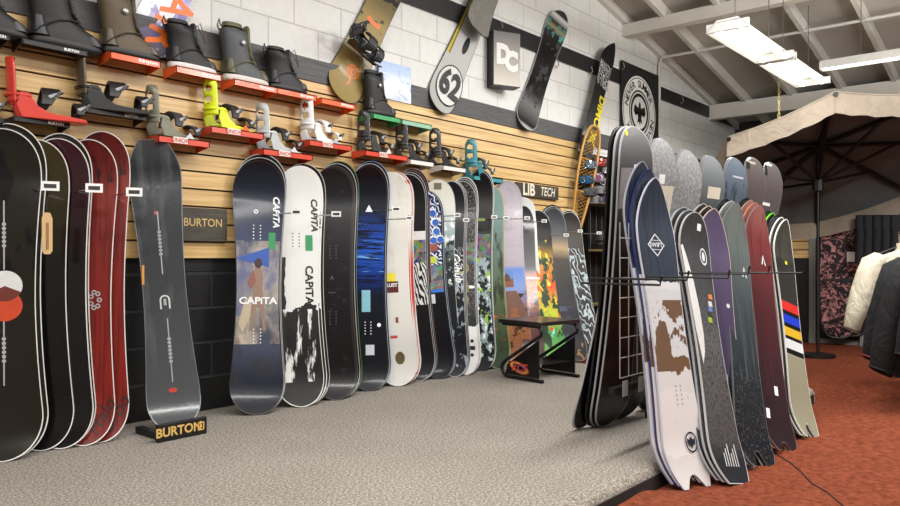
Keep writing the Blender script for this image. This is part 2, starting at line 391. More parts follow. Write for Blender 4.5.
# ------------------------------------------------------------------ snowboards
TIPK = .045
class Board:
    pass
def halfw(s, L, W, nose, tail):
    """half width at distance s from the tail; nose / tail: (kind, reach)"""
    waist = W*(.81+.19*min(1, abs((s/L)-.48)/.36)**1.8)
    def tip(d, kind, a):
        if kind == 'egg' and d < a: q = 1-d/a; return max(0.0, 1-q**2.1)**.62
        if d >= a: return 1.0
        q = 1-d/a
        if kind == 'round': return max(0.0, 1-q**2.6)**.5
        if kind == 'point': return max(0.0, 1-q**1.9)**.78
        if kind == 'blunt': return .52+.48*(1-q**1.6)
        if kind == 'tail': return .62+.38*(1-q**2.2)
        return 1
    return waist*tip(L-s, *nose)*tip(s, *tail)
def make_board(foot, top, t, W=.29, topm=None, edgem=None, basem=None, nose=('round', .2), tail=('round', .2), notch=0, base_out=False, label='', group=None, lip=.004, name='snowboard', cat='snowboard', g=None):
    foot = Vector(foot); top = Vector(top); s = (top-foot); L = s.length; s.normalize()
    if g is None: g = Vector((-math.sin(R(t)), -math.cos(R(t)), 0))
    n = (g-s*g.dot(s)).normalized(); w = s.cross(n)
    M = Matrix((w, -n, s)).transposed().to_4x4(); M.translation = foot
    root = thing(name, label, cat, group=group, mat=M)
    h = W/2; sg = -1 if base_out else 1
    def k(q):
        def e(d, a): return TIPK*((a-d)/a)**2 if d < a else 0
        return e(q, .24)+e(L-q, .24)
    def yy(q): return sg*(TIPK-k(q))
    NR, NC = 64, 12
    ss = []
    for i in range(NR+1):
        f = i/NR; ss.append(L*(f if False else .5-.5*math.cos(math.pi*f)))
    def pt(q, u, ins, dy):
        hw = max(.0008, halfw(q, L, h, nose, tail)-ins); q2 = q
        if ins: q2 = ins+(L-2*ins)*q/L
        if notch: q2 = q2+notch*max(0, 1-(abs(u)/.62)**2)*max(0, 1-q/.32)
        return Vector((u*hw, yy(max(0, min(L, q2)))+dy, q2))
    vs = []; uv = []
    for q in ss:
        for c_ in range(NC+1):
            u = -1+2*c_/NC; p = pt(q, u, lip, 0); vs.append(p); uv.append((p.x/.3+.5, p.z/L))
    fs = [(i*(NC+1)+j, i*(NC+1)+j+1, (i+1)*(NC+1)+j+1, (i+1)*(NC+1)+j) for i in range(NR) for j in range(NC)]
    me = bpy.data.meshes.new('topsheet'); me.from_pydata(vs, [], fs); me.update(); ul = me.uv_layers.new(name='uv')
    for lp in me.loops: ul.data[lp.index].uv = uv[lp.vertex_index]
    for p in me.polygons: p.use_smooth = True
    me.materials.append(topm); o = bpy.data.objects.new('topsheet' if not base_out else 'base_sheet', me); COL.objects.link(o); o.parent = root
    # core: lip + side + back as one closed shell
    m = MB(); vs = []
    for dy in (.0006, .010):
        for q in ss:
            for c_ in range(NC+1): vs.append(pt(q, -1+2*c_/NC, 0, dy))
    n1 = (NR+1)*(NC+1); fs2 = list(fs)+[tuple(i+n1 for i in reversed(f)) for f in fs]
    for i in range(NR):
        for c_ in (0, NC):
            a_, b2 = i*(NC+1)+c_, (i+1)*(NC+1)+c_; fs2.append((a_, b2, b2+n1, a_+n1))
    for j in range(NC):
        for i in (0, NR): a_, b2 = i*(NC+1)+j, i*(NC+1)+j+1; fs2.append((a_, b2, b2+n1, a_+n1))
    m.v = [tuple(v) for v in vs]; m.f = fs2; m.build('core', edgem or BLACK, root, smooth=35)
    B = Board(); B.root = root; B.L = L; B.W = W; B.h = h; B.yy = yy; B.M = M; B.w = w; B.n = n; B.s = s
    def loc_of(px, py):   # where a view ray meets the board's face
        d = ray(px, py); P0 = foot-n*(TIPK if not base_out else -TIPK)
        tt = (P0-CAM).dot(n)/d.dot(n); P = CAM+d*tt-foot
        return P.dot(w), P.dot(s)
    B.px = loc_of
    def decal(vs2, fs3, mat, nm='graphic', lift=.0012):
        m = MB(); m.add([Vector((x, yy(z)-lift, z)) for x, z in vs2], fs3); return m.build(nm, mat, root)
    B.decal = decal
    def text(s_, x, z, size, mat, rot=0, bold=.02, shear=0, sx=1, space=1, lift=.0012):
        vs_, f_ = text_geo(s_, size, bold, shear, space); c_, s2 = math.cos(R(rot)), math.sin(R(rot))
        return decal([(x+(v.x*sx*c_-v.y*s2), z+(v.x*sx*s2+v.y*c_)) for v in vs_], f_, mat, 'lettering', lift)
    B.text = text
    def disc(x, z, r, mat, r0=0, n_=32, a0=0, a1=360, lift=.0012, rz=None):
        rz = rz or r; A = [R(a0+(a1-a0)*i/n_) for i in range(n_+1)]
        if r0 <= 0: return decal([(x, z)]+[(x+r*math.cos(a), z+rz*math.sin(a)) for a in A], [(0, i+1, i+2) for i in range(n_)], mat, 'graphic', lift)
        return decal([(x+r*math.cos(a), z+rz*math.sin(a)) for a in A]+[(x+r0*math.cos(a), z+r0*rz/r*math.sin(a)) for a in A], [(i, i+1, n_+2+i, n_+1+i) for i in range(n_)], mat, 'graphic', lift)
    B.disc = disc
    def poly(pts_, mat, nm='graphic', lift=.0012): return decal(pts_, [tuple(range(len(pts_)))], mat, nm, lift)
    B.poly = poly
    def rect(x, z, a, b, mat, nm='sticker', lift=.0014): return poly([(x-a/2, z-b/2), (x+a/2, z-b/2), (x+a/2, z+b/2), (x-a/2, z+b/2)], mat, nm, lift)
    B.rect = rect
    def dots(x, z, mat, nx_=2, nz_=5, dx=.04, dz=.02, r=.0035):
        vs_, fs_ = [], []
        for i in range(nx_):
            for j in range(nz_):
                o_ = len(vs_); cx = x+(i-(nx_-1)/2)*dx; cz = z+(j-(nz_-1)/2)*dz
                vs_ += [(cx-r, cz-r), (cx+r, cz-r), (cx+r, cz+r), (cx-r, cz+r)]; fs_.append((o_, o_+1, o_+2, o_+3))
        return decal(vs_, fs_, mat, 'insert_holes')
    B.dots = dots
    return B
ORD = ['', 'second', 'third', 'fourth', 'fifth', 'sixth']
def stack(B, n, off, labels, tops=None, edges=None, dlen=.0, skip=('lettering', 'graphic', 'sticker', 'insert_holes', 'price_tag')):
    """boards leaning behind B; off = world offset of each from the one before"""
    out = []
    for i in range(1, n):
        c_ = copy_tree(B.root, skip); M = B.M.copy()
        k = 1+dlen*i/B.L; M = M @ Matrix.Diagonal((1, 1, k, 1)); M.translation = B.M.translation+Vector(off)*i
        c_.matrix_world = M; c_['label'] = labels[i-1]
        for ch in [x for x in COL.objects if x.parent == c_]:
            src = None
            if ch.name.split('.')[0] in ('topsheet', 'base_sheet') and tops and tops[i-1]: src = tops[i-1]
            if ch.name.startswith('core') and edges and edges[i-1]: src = edges[i-1]
            if src: ch.material_slots[0].link = 'OBJECT'; ch.material_slots[0].material = src
        out.append(c_)
    return out
WB = plain('#e6e4df', .4, 0, .3); GE = plain('#8a8c90', .3, .5); DK = plain('#17181b', .35, 0, .4); REDE = plain('#b52a22', .4); GRN = plain('#2e8f57', .5); YEL = plain('#e3d21f', .5)
LG = plain('#a9abae', .4); NAVYE = plain('#232a63', .3, 0, .4); LIME = plain('#6fe31c', .4)
def wb(px, top, bot, t, Y=-.17, **k): return make_board(onZ(bot[0], bot[1], .003), onY(top[0], top[1], Y), t, **k)

# 1 black board with overlapping white and orange discs
A1 = art('black_gloss', [(0, '#0b0b0d'), (1, '#141316')], [('uband', .35, 1.2, 0, 0, '#1d1a13', 0, 1), ('noise', 8, 2.5, .5, .56, '#09090b', .5, 1)], .2, .8)
B = wb(0, (2, 128), (3, 462), 26, W=.31, topm=A1, edgem=WB, label='black snowboard with overlapping white and orange discs, leftmost against the wall', nose=('round', .22), tail=('round', .22))
x, z = B.px(5, 286); B.disc(x, z, .07, plain('#dcdcdc', .4)); x, z2 = B.px(5, 306); B.disc(x, z2, .07, plain('#c8431f', .4), lift=.0018)
B.disc(x, z-.0, .07, plain('#6b2a1d', .4), a0=205, a1=335, lift=.0024)
for yy_ in (235, 350):
    x, z = B.px(4, yy_); B.poly([(x-.003, z-.16), (x+.003, z-.16), (x+.003, z+.16), (x-.003, z+.16)], LG); 
    for q in range(6): B.rect(x, z-.05+q*.02, .016, .012, LG, 'graphic')
stack(B, 2, (.03, .02, 0), ['black snowboard close behind the one with white and orange discs'], [A1], dlen=.03)
# 2 dark olive, maroon, black
A2 = art('olive_gloss', [(0, '#08080a'), (.6, '#0d0c0c'), (.8, '#2a2413'), (1, '#3a3218')], (), .2, .8)
A2b = art('maroon_gloss', [(0, '#060608'), (.6, '#0a080b'), (.85, '#2a0d16'), (1, '#3b1520')], (), .2, .8)
B = wb(0, (36, 139), (42, 451), 30, W=.265, topm=A2, edgem=WB, label='dark olive and black snowboard behind a hanging wooden tag', nose=('round', .2))
B = wb(0, (57, 138), (61, 449), 34, W=.27, topm=A2b, edgem=WB, label='black snowboard with maroon nose beside the red boards', nose=('round', .2))
stack(B, 2, (.022, .022, 0), ['black snowboard with black nose tucked behind the maroon nosed board'], [A1], dlen=.03)
# 3 red
A3 = art('red_stain', [(0, '#7d1c16'), (.5, '#76170f'), (.82, '#7c1d12'), (1, '#3c0f10')], [('noise', 60, 3, .45, .6, '#5c120d', 0, 1), ('noise', 30, 4, .52, .58, '#250809', .86, 1)], .3, .5)
B = wb(0, (89, 139), (84, 446), 32, Y=-.14, W=.26, topm=A3, edgem=WB, label='glossy red wood grain snowboard, front one of the red pair')
B.text('VAPOR', .0, .1, .07, plain('#2a0a08', .4), 60, .01) if False else None
x, z = B.px(95, 300)
for i in range(7):
    a = i*.9; B.disc(x+.02*math.cos(a), z+.03*math.sin(a)*1.3, .012, LG, .006, 12)
vs_, = [None]; B.text('rtalo', .07, .13, .09, plain('#2b0908', .4), 62, .01, .3)
B2 = wb(0, (102, 131), (99, 443), 32, Y=-.12, W=.26, topm=A3, edgem=WB, label='red snowboard with scripted tail, rear one of the red pair')
B2.text('orbo', .07, .13, .09, plain('#2b0908', .4), 62, .01, .3)
# 4 plastic wrapped grey board on the floor stand
A4 = art('slate_wrapped', [(0, '#55575a'), (.5, '#3f4245'), (.86, '#3c3f43'), (.9, '#2c2e32'), (1, '#45484b')], [('noise', 14, 2.5, .5, .75, '#5d6063', 0, 1)], .16, 1, wrap=.12)
B = make_board(onZ(176, 424, .03), onY(152, 139, -.13), 28, W=.27, topm=A4, edgem=GE, nose=('blunt', .17), tail=('tail', .12), label='slate grey snowboard in clear plastic wrap standing on the black floor stand')
for py in (243, 350):
    x, z = B.px(160 if py < 300 else 170, py); B.rect(x, z, .006, .34, LG, 'graphic')
    for q in range(7): B.rect(x, z-.06+q*.02, .018, .012, LG, 'graphic')
x, z = B.px(165, 302); B.disc(x, z+.012, .026, plain('#d0d2d4', .4), .018, 20, 0, 180); B.rect(x-.022, z-.012, .008, .05, plain('#d0d2d4', .4), 'graphic'); B.rect(x+.022, z-.012, .008, .05, plain('#d0d2d4', .4), 'graphic'); B.rect(x, z, .014, .035, LG, 'graphic')
x, z = B.px(156, 213); B.disc(x, z, .01, plain('#c4485a', .4), n_=12)
x, z = B.px(173, 390); B.disc(x, z, .022, plain('#c63a2c', .4), n_=14, rz=.012)
# 5 sky board
A5 = art('cloudy_sky', [(0, '#0f1118'), (.12, '#1b2130'), (.3, '#4c5164'), (.45, '#85827f'), (.58, '#74768a'), (.68, '#343d5c'), (.8, '#1b2236'), (1, '#101218')],
         [('noise', 7, 4, .42, .72, '#c9bca8', .27, .68), ('noise', 6, 4, .45, .75, '#44548a', .38, .62), ('noise', 12, 8, .5, .75, '#3a332c', .05, .4)], .25, .6)
B = wb(0, (260, 161), (257, 415), 30, W=.305, topm=A5, edgem=DK, label='snowboard printed with a figure under clouds and blue triangle, front of its stack', group=None)
x, z = B.px(257, 262); B.poly([(x-.12, z+.02), (x+.07, z+.09), (x+.07, z-.03)], plain('#2f55a8', .4))
x, z = B.px(258, 290); SK = plain('#8a5a48', .5); CRM = plain('#d8c8b0', .6)
B.poly([(x-.018, z+.13), (x+.018, z+.13), (x+.03, z+.07), (x+.024, z+.01), (x+.034, z-.1), (x+.048, z-.24), (x+.03, z-.24), (x+.01, z-.1), (x-.01, z-.1), (x-.03, z-.24), (x-.046, z-.24), (x-.03, z-.08), (x-.026, z+.01), (x-.03, z+.07)], plain('#8f7262', .5), lift=.002)
B.disc(x, z+.16, .022, plain('#3a2c28', .6), n_=16, rz=.03, lift=.0024); B.poly([(x-.06, z+.05), (x-.03, z+.12), (x-.01, z+.05), (x-.04, z-.0)], SK, lift=.0024)
B.poly([(x-.085, z-.25), (x-.11, z-.2), (x-.075, z-.06), (x-.03, z-.03), (x-.045, z-.16)], plain('#b8a890', .6), lift=.0022)
WL = plain('#eceef0', .4); x, z = B.px(258, 301); B.text('CAPiTA', x, z, .056, WL, 0, .03, 0, 1.15, lift=.003)
x, z = B.px(276, 212); B.text('CAPiTA', x, z, .052, WL, -90, .03, .2, 1.1)
x, z = B.px(272, 241); B.rect(x, z, .04, .1, GRN)
for py in (232, 336): x, z = B.px(257, py); B.dots(x, z, WL)
B.text('o', *B.px(256, 211), .05, WL)
stack(B, 3, (.017, .012, 0), ['dark edged snowboard directly behind the cloud and figure board', 'third board in the stack headed by the cloud and figure board'], [A1, A1], [LG, LG], dlen=.026)
# 6 white over black
A6 = art('white_black', [(0, '#19191a'), (.30, '#202022'), (.40, '#d9dad8'), (1, '#dcdcd9')], [('uband', -.2, .22, .15, 9, '#2a2726', .22, .62), ('noise', 18, 3, .55, .6, '#e2e2df', .1, .4)], .35, .4, 'CONSTANT', warp=.22)
B = wb(0, (298, 168), (302, 407), 30, W=.29, topm=A6, edgem=WB, label='white snowboard with torn black lower half and black side lettering')
BT = plain('#111112', .4)
x, z = B.px(314, 215); B.text('CAPiTA', x, z, .055, BT, -90, .035, .2, 1.15); x, z = B.px(309, 285); B.text('CAPiTA', x, z, .066, BT, -90, .03, 0, 1.1)
x, z = B.px(309, 243); B.rect(x, z, .045, .1, GRN)
for py in (240,): x, z = B.px(296, py); B.dots(x, z, BT)
sr = stack(B, 2, (.035, .014, 0), ['white snowboard close behind the white and black lettered one'], [None], [WB], dlen=.02, skip=('graphic', 'sticker', 'insert_holes'))
stack(B, 3, (.035, .014, 0), ['(x)', 'grey edged snowboard third in the stack of white lettered boards'], [A1, A1], [LG, LG], dlen=.02)
bad = [o for o in COL.objects if o.get('label') == '(x)']
for o in bad:
    for ch in [x for x in COL.objects if x.parent == o]: bpy.data.objects.remove(ch)
    bpy.data.objects.remove(o)
# 7 black
A7 = art('charcoal_black', [(0, '#0a0a0c'), (.5, '#0f1012'), (1, '#17171a')], [('noise', 20, 20, .58, .7, '#232427', 0, 1)], .25, .6)
A7b = art('dark_umber', [(0, '#101010'), (1, '#2d2523')], (), .3, .6)
B = wb(0, (333, 168), (336, 400), 30, W=.28, topm=A7, edgem=DK, label='matte black snowboard with faint grey inserts, front of the all black stack')
for py in (252, 318): x, z = B.px(333, py); B.dots(x, z, plain('#4a4c50', .4))
x, z = B.px(332, 278); B.text('A', x, z, .04, plain('#3b3d40', .4)); x, z = B.px(332, 292); B.text('---', x, z, .05, plain('#3b3d40', .4))
stack(B, 4, (.03, .012, 0), ['umber brown edged snowboard second in the all black stack', 'charcoal snowboard third in the all black stack', 'green edged snowboard last in the all black stack'], [A7b, A7, A7], [plain('#4a3a36', .4), LG, plain('#4c6b35', .4)], dlen=.02)
# 8 blue brushed
A8 = art('blue_streaks', [(0, '#0c0f16'), (.42, '#0c1320'), (.5, '#0d2a70'), (.62, '#1f52b4'), (.72, '#123a90'), (.8, '#0a1020'), (1, '#07080c')],
         [('noise', 5, 60, .5, .58, '#0a1430', .42, .82), ('noise', 4, 70, .6, .64, '#6aa0e0', .5, .75)], .25, .6)
B = wb(0, (369, 166), (370, 391), 34, W=.27, topm=A8, edgem=DK, label='black snowboard with brushed electric blue streaks across its upper half')
x, z = B.px(369, 209); B.poly([(x-.026, z-.02), (x+.026, z-.02), (x, z+.03)], WL)
x, z = B.px(366, 301); B.rect(x-.0, z, .06, .15, plain('#7fb7c9', .4)); x, z = B.px(370, 350); B.rect(x, z, .06, .07, plain('#c9ccd2', .4)); x, z = B.px(379, 325); B.disc(x, z, .014, WL, n_=10)
x, z = B.px(368, 328); B.dots(x, z, WL)
stack(B, 3, (.026, .012, 0), ['black snowboard right behind the electric blue streaked board', 'blue rimmed black snowboard third behind the electric blue streaked board'], [A7, A7], [LG, plain('#5f86a8', .4)], dlen=.022)
# 9 white
A9 = art('bone_white', [(0, '#cfcdc8'), (1, '#d6d3cb')], [('noise', 8, 4, .55, .8, '#bcb8b0', .3, 1)], .35, .4)
A9b = art('white_red_lines', [(0, '#c9c7c2'), (1, '#d2cfc8')], [('uband', .82, .87, 0, 0, '#b3362c', 0, 1)], .35, .4)
B = wb(0, (390, 172), (399, 386), 36, W=.28, topm=A9, edgem=WB, label='plain bone white snowboard with yellow and maroon stickers near its middle')
x, z = B.px(391, 278); B.rect(x, z, .06, .07, YEL); x, z = B.px(392, 287); B.rect(x, z, .09, .08, plain('#54160f', .4), lift=.002); B.text('LUST', x, z+.012, .035, WL, 0, .03, lift=.003)
x, z = B.px(400, 358); B.disc(x, z, .035, plain('#5a4a26', .4), n_=16, rz=.045); x, z = B.px(394, 337); B.rect(x, z, .05, .02, plain('#b5483e', .4)); x, z = B.px(397, 320); B.rect(x, z, .02, .04, plain('#8b3b38', .4))
stack(B, 4, (.03, .012, 0), ['red lined white snowboard second in the bone white stack', 'red lined white snowboard third in the bone white stack', 'red rimmed white snowboard last in the bone white stack'], [A9b, A9b, A9b], [WB, REDE, WB], dlen=.004)
# 10 black tops with pattern below
A10 = art('patchwork', [(0, '#0c0d12'), (.33, '#0c0d12'), (.36, '#cfcfcc'), (.55, '#cfcfcc'), (.72, '#101013'), (1, '#0e0e10')],
          [('wave', 26, 8, 9, .5, '#141416', .33, .58), ('cells', 32, 32, .8, .9, '#ffffff', .57, .68), ('noise', 20, 20, .6, .64, '#9a9a9a', .57, .72)], .3, .5, 'CONSTANT')
B = wb(0, (408, 174), (420, 381), 37, W=.26, topm=A10, edgem=LG, label='black topped snowboard with colourful patchwork band and zebra middle')
stack(B, 4, (.03, .012, 0), ['grey rimmed black snowboard second behind the patchwork board', 'brown rimmed black snowboard third behind the patchwork board', 'pink rimmed black snowboard fourth behind the patchwork board'], [A7, A7, A7], [LG, plain('#6f5b50', .4), plain('#a58590', .4)], dlen=.018)
# 11 blue eyes and bubbles
A11 = art('blue_lines', [(0, '#0b0c12'), (.42, '#0e1018'), (.45, '#3a70c0'), (.47, '#c7d0da'), (.57, '#1c2f60'), (1, '#22345e')], [('wave', 16, 12, 12, .72, '#d9dee4', .6, 1), ('cells', 30, 30, .6, 1.0, '#fff', .47, .6)], .3, .5, 'CONSTANT')
B = wb(0, (424, 190), (440, 379), 37, W=.25, topm=A11, edgem=DK, label='snowboard with white line drawing and a column of blue bubbles')
BL = plain('#2b5fb8', .35); 
for (px, py) in ((432, 213), (427, 223), (435, 222), (427, 233), (436, 231), (433, 240), (440, 239)):
    x, z = B.px(px, py); B.disc(x, z, .032, WL, n_=18, lift=.0016); B.disc(x+.003, z-.004, .026, BL, n_=18, lift=.0024)
x, z = B.px(425, 205); B.disc(x, z, .03, WL, n_=18, rz=.045); B.disc(x, z, .012, BT, n_=14, lift=.002)
x, z = B.px(433, 247); B.rect(x, z, .07, .07, plain('#8d4a3a', .4)); x, z = B.px(432, 260); B.rect(x, z, .07, .05, plain('#b9c940', .4)); x, z = B.px(432, 299); B.rect(x, z, .05, .07, plain('#c4c6c8', .4))
stack(B, 3, (.03, .012, 0), ['black snowboard second behind the blue bubble board', 'black snowboard third behind the blue bubble board'], [A7, A7], [LG, plain('#7d8aa0', .4)], dlen=-.0)
# 12 pale mountain
A12 = art('pale_mountain', [(0, '#101216'), (.45, '#14161b'), (.6, '#3f4a4a'), (.74, '#9fb0b4'), (.86, '#cfcfc6'), (1, '#d6d3c6')], [('noise', 24, 14, .48, .54, '#1c2626', .45, .7), ('noise', 18, 12, .55, .6, '#dfe3e2', .45, .8)], .35, .4)
B = wb(0, (438, 179), (446, 377), 37, Y=-.13, W=.28, topm=A12, edgem=LG, label='snowboard with cream nose fading to misty black and white mountains', nose=('round', .22))
x, z = B.px(437, 187); B.rect(x, z, .06, .05, plain('#6f6c60', .5)); x, z = B.px(442, 220); B.rect(x, z, .04, .04, plain('#5a5348', .5))
# 13 black graffiti
A13 = art('graffiti', [(0, '#14161a'), (1, '#101113')], [('noise', 30, 16, .56, .6, '#8d97a3', .05, .5), ('wave', 22, 10, 14, .93, '#d6d8da', .42, .66), ('noise', 24, 24, .64, .67, '#a8c23a', .4, .55)], .3, .5)
B = wb(0, (452, 181), (455, 377), 37, W=.23, topm=A13, edgem=LG, label='black snowboard scrawled with white graffiti along its middle')
x, z = B.px(456, 262); B.text('Gyb', x, z, .09, WL, -80, .01, .3); x, z = B.px(458, 275); B.text('sub', x, z, .08, WL, -80, .01, .3)
stack(B, 3, (.03, .012, 0), ['black snowboard second behind the white graffiti board', 'black snowboard third behind the white graffiti board'], [A7, A7], [LG, LG], dlen=.004)
# 14 speckled with white tail
A14 = art('speckled', [(0, '#dcdcda'), (.24, '#2a2a2c'), (.55, '#222224'), (.7, '#1a1a1c'), (1, '#2b2b2d')], [('noise', 90, 90, .52, .6, '#6f6d68', .3, 1), ('cells', 40, 40, .7, .7, '#fff', .57, .68)], .35, .4, 'CONSTANT', warp=.16)
B = wb(0, (463, 181), (466, 375), 37, W=.24, topm=A14, edgem=LG, label='speckled charcoal snowboard with plain white tail')
OL = plain('#7d7335', .4)
for py in (268, 288, 300): x, z = B.px(463, py); B.disc(x, z, .05, OL, .03, 20, lift=.0016)
x, z = B.px(471, 287); B.disc(x, z, .03, WL, n_=12, rz=.012); x, z = B.px(472, 341); B.disc(x, z, .014, BT, n_=12); x, z = B.px(472, 348); B.rect(x, z, .05, .03, BT, 'graphic'); x, z = B.px(472, 355); B.disc(x, z, .014, BT, n_=12)
stack(B, 3, (.028, .012, 0), ['grey speckled snowboard second behind the white tailed speckled board', 'grey rimmed snowboard third behind the white tailed speckled board'], [A14, A14], [LG, WB], dlen=.02)
# 15 black over camouflage
A15 = art('forest_camo', [(0, '#1b1f20'), (.55, '#22282a'), (.70, '#0b0b0d'), (1, '#0b0b0d')], [('noise', 22, 16, .5, .54, '#8fa0a4', .05, .57), ('noise', 16, 10, .56, .6, '#dde3e4', .05, .5), ('cells', 34, 34, .8, .7, '#fff', .57, .69), ('noise', 14, 10, .6, .62, '#86b23a', .1, .57)], .3, .5, 'CONSTANT')
B = wb(0, (479, 173), (481, 371), 37, W=.25, topm=A15, edgem=DK, label='black nosed snowboard with black, white and green forest lower half')
x, z = B.px(480, 219); B.text('ooo', x, z, .05, plain('#8fae3a', .4))
stack(B, 3, (.028, .012, 0), ['black nosed snowboard second behind the forest print board', 'white rimmed snowboard third behind the forest print board'], [A7, A7], [LG, WB], dlen=.02)
# 16 teal thin-edged stack
A16 = art('teal_pale', [(0, '#33402f'), (.4, '#4c5a3c'), (.8, '#5f7a76'), (1, '#7b9894')], [('noise', 20, 6, .5, .6, '#2c3528', 0, .8), ('noise', 10, 20, .6, .65, '#b5402e', .1, .3)], .3, .5)
B = wb(0, (491, 186), (499, 369), 37, W=.22, topm=A16, edgem=plain('#8e9a6a', .4), label='teal nosed snowboard with mossy green body squeezed beside the lavender board')
stack(B, 2, (.03, .012, 0), ['yellow edged snowboard behind the teal nosed mossy board'], [A16], [plain('#b5a65a', .4)], dlen=0)
# 17 lavender with desert arch
A17 = art('lavender_arch', [(0, '#7a4a30'), (.2, '#9a6440'), (.3, '#8a5a40'), (.42, '#7d94c9'), (.52, '#5f80c4'), (.545, '#a39aa3'), (1, '#a9a1aa')], [('noise', 12, 20, .56, .6, '#3a2418', .04, .4), ('noise', 30, 20, .55, .8, '#8f8792', .55, 1)], .35, .5)
B = wb(0, (506, 182), (521, 366), 34, W=.27, topm=A17, edgem=plain('#8d8892', .4), label='lavender grey snowboard with red rock arch photograph on its lower half')
x, z = B.px(507, 279); B.rect(x, z, .11, .14, plain('#5a78b8', .4)); B.rect(x, z-.035, .11, .07, plain('#7d452b', .5), lift=.002); B.poly([(x-.025, z-.02), (x-.02, z+.03), (x, z+.05), (x+.025, z+.02), (x+.03, z-.02)], plain('#4a2c20', .5), lift=.0026)
x, z = B.px(514, 305); B.poly([(x-.11, z-.14), (x-.12, z+.03), (x-.06, z+.12), (x+.03, z+.12), (x+.09, z+.0), (x+.13, z-.15), (x+.07, z-.16), (x+.03, z-.02), (x-.03, z-.03), (x-.05, z-.15)], plain('#6d4a3c', .6), lift=.0018)
stack(B, 3, (.03, .012, 0), ['pale violet snowboard second behind the rock arch board', 'pale violet snowboard third behind the rock arch board'], [A17, A17], [plain('#a8a3ad', .4), plain('#8d8892', .4)], dlen=.01)
# 18 canyon board with frosty white nose
A18 = art('red_canyon', [(0, '#2a1410'), (.3, '#5c1f12'), (.42, '#9a3a18'), (.5, '#c2602c'), (.585, '#5a1c12'), (.59, '#17161a'), (1, '#1b1b1f')], [('noise', 6, 22, .5, .56, '#3a0f0a', .1, .58)], .3, .5)
B = wb(0, (524, 206), (537, 366), 34, W=.2, topm=A18, edgem=DK, label='black snowboard with glowing red canyon print below a white line')
x, z = B.px(529, 278); B.rect(x, z, .2, .012, WL, 'graphic')
B = wb(0, (521, 197), (541, 362), 34, Y=-.11, W=.27, topm=plain('#c5cbc9', .5), edgem=WB, label='frosty white snowboard peeking out behind the red canyon board', nose=('round', .14))
# 19 tropical leaves
A19 = art('tropical', [(0, '#6fb13c'), (.2, '#4c9a58'), (.32, '#b8c43a'), (.5, '#c4481e'), (.66, '#b8862a'), (.78, '#3a3a26'), (.82, '#151517'), (1, '#17171a')], [('noise', 9, 5, .5, .54, '#203820', .1, .7), ('noise', 12, 6, .57, .6, '#e0c83a', .25, .82), ('noise', 12, 7, .6, .63, '#d8481c', .2, .7), ('noise', 12, 7, .62, .64, '#8fe0c0', .0, .3)], .3, .5)
B = wb(0, (539, 212), (559, 363), 24, W=.27, topm=A19, edgem=DK, label='snowboard printed with yellow, orange and green tropical leaves', nose=('round', .17))
stack(B, 2, (.03, .02, 0), ['black nosed snowboard right behind the tropical leaf board'], [A7], [LG], dlen=.02)
# 20 storm
A20 = art('storm', [(0, '#2a2520'), (.2, '#2c2f38'), (.5, '#2b2b2d'), (.66, '#3a3530'), (.74, '#a08a68'), (.8, '#5c5650'), (.84, '#3b3e44'), (1, '#2e3035')], [('noise', 8, 8, .55, .7, '#1a1a1c', .4, .78), ('noise', 8, 8, .52, .7, '#5a6482', .12, .35), ('noise', 20, 8, .6, .64, '#a07848', .0, .14)], .3, .5)
B = wb(0, (554, 208), (580, 361), 24, W=.26, topm=A20, edgem=GE, label='dark storm cloud snowboard with tan horizon glow near its nose', nose=('round', .17))
x, z = B.px(577, 353); B.text('S', x, z, .08, plain('#b08a58', .5), -10, 0, .3)
stack(B, 3, (.03, .02, 0), ['grey snowboard second behind the dark storm cloud board', 'black nosed snowboard third behind the dark storm cloud board'], [A7, A7], [LG, DK], dlen=.02)
# 21 lightning
A21 = art('ice_black', [(0, '#3a3a3a'), (.4, '#2a2d30'), (.75, '#3a3632'), (1, '#24221f')], [('wave', 9, 5, 16, .9, '#b8c4cc', .1, .75), ('noise', 10, 6, .56, .6, '#8d9aa0', .1, .7)], .25, .6)
B = wb(0, (570, 212), (596, 358), 26, W=.25, topm=A21, edgem=LG, label='dark snowboard veined with icy white swirls, last before the helmet shelves', nose=('round', .17))
stack(B, 3, (.03, .02, 0), ['grey rimmed snowboard second behind the icy swirl board', 'tan edged snowboard third behind the icy swirl board'], [A7, plain('#b39a68', .5)], [LG, plain('#b39a68', .5)], dlen=.02)

# ------------------------------------------------------------------ pegs with price tags
def peg(px, py, note, Y=-.34, yo=0):
    k = 1.0 if px < 140 else (.8 if px < 400 else .62)
    p = onY(px, py, Y); t_ = thing('display_peg', note, 'peg', (p.x, -.03, p.z), 0)
    m = MB(); m.tube([(0, 0, 0), (0, Y+.05, -.005), (0, Y+.035, 0), (0, Y+.03, .02)], .004, 6); m.build('rod', CHROME, t_, smooth=50)
    m = MB(); m.box((0, -.003, 0), (.03, .012, .05)); m.build('bracket', CHROME, t_)
    M = Matrix.Rotation(R(-24 if px < 250 else -45), 3, 'Z')
    m = MB(); m.box((0, Y+.028, 0), (.074*k, .003, .042*k), M); pt = m.build('price_tag', WHITE, t_)
    m = MB(); m.box(Vector((0, Y+.028, 0))+M @ Vector((0, -.0025, 0)), (.05*k, .001, .018*k), M); m.build('price_print', plain('#333335', .5), pt)
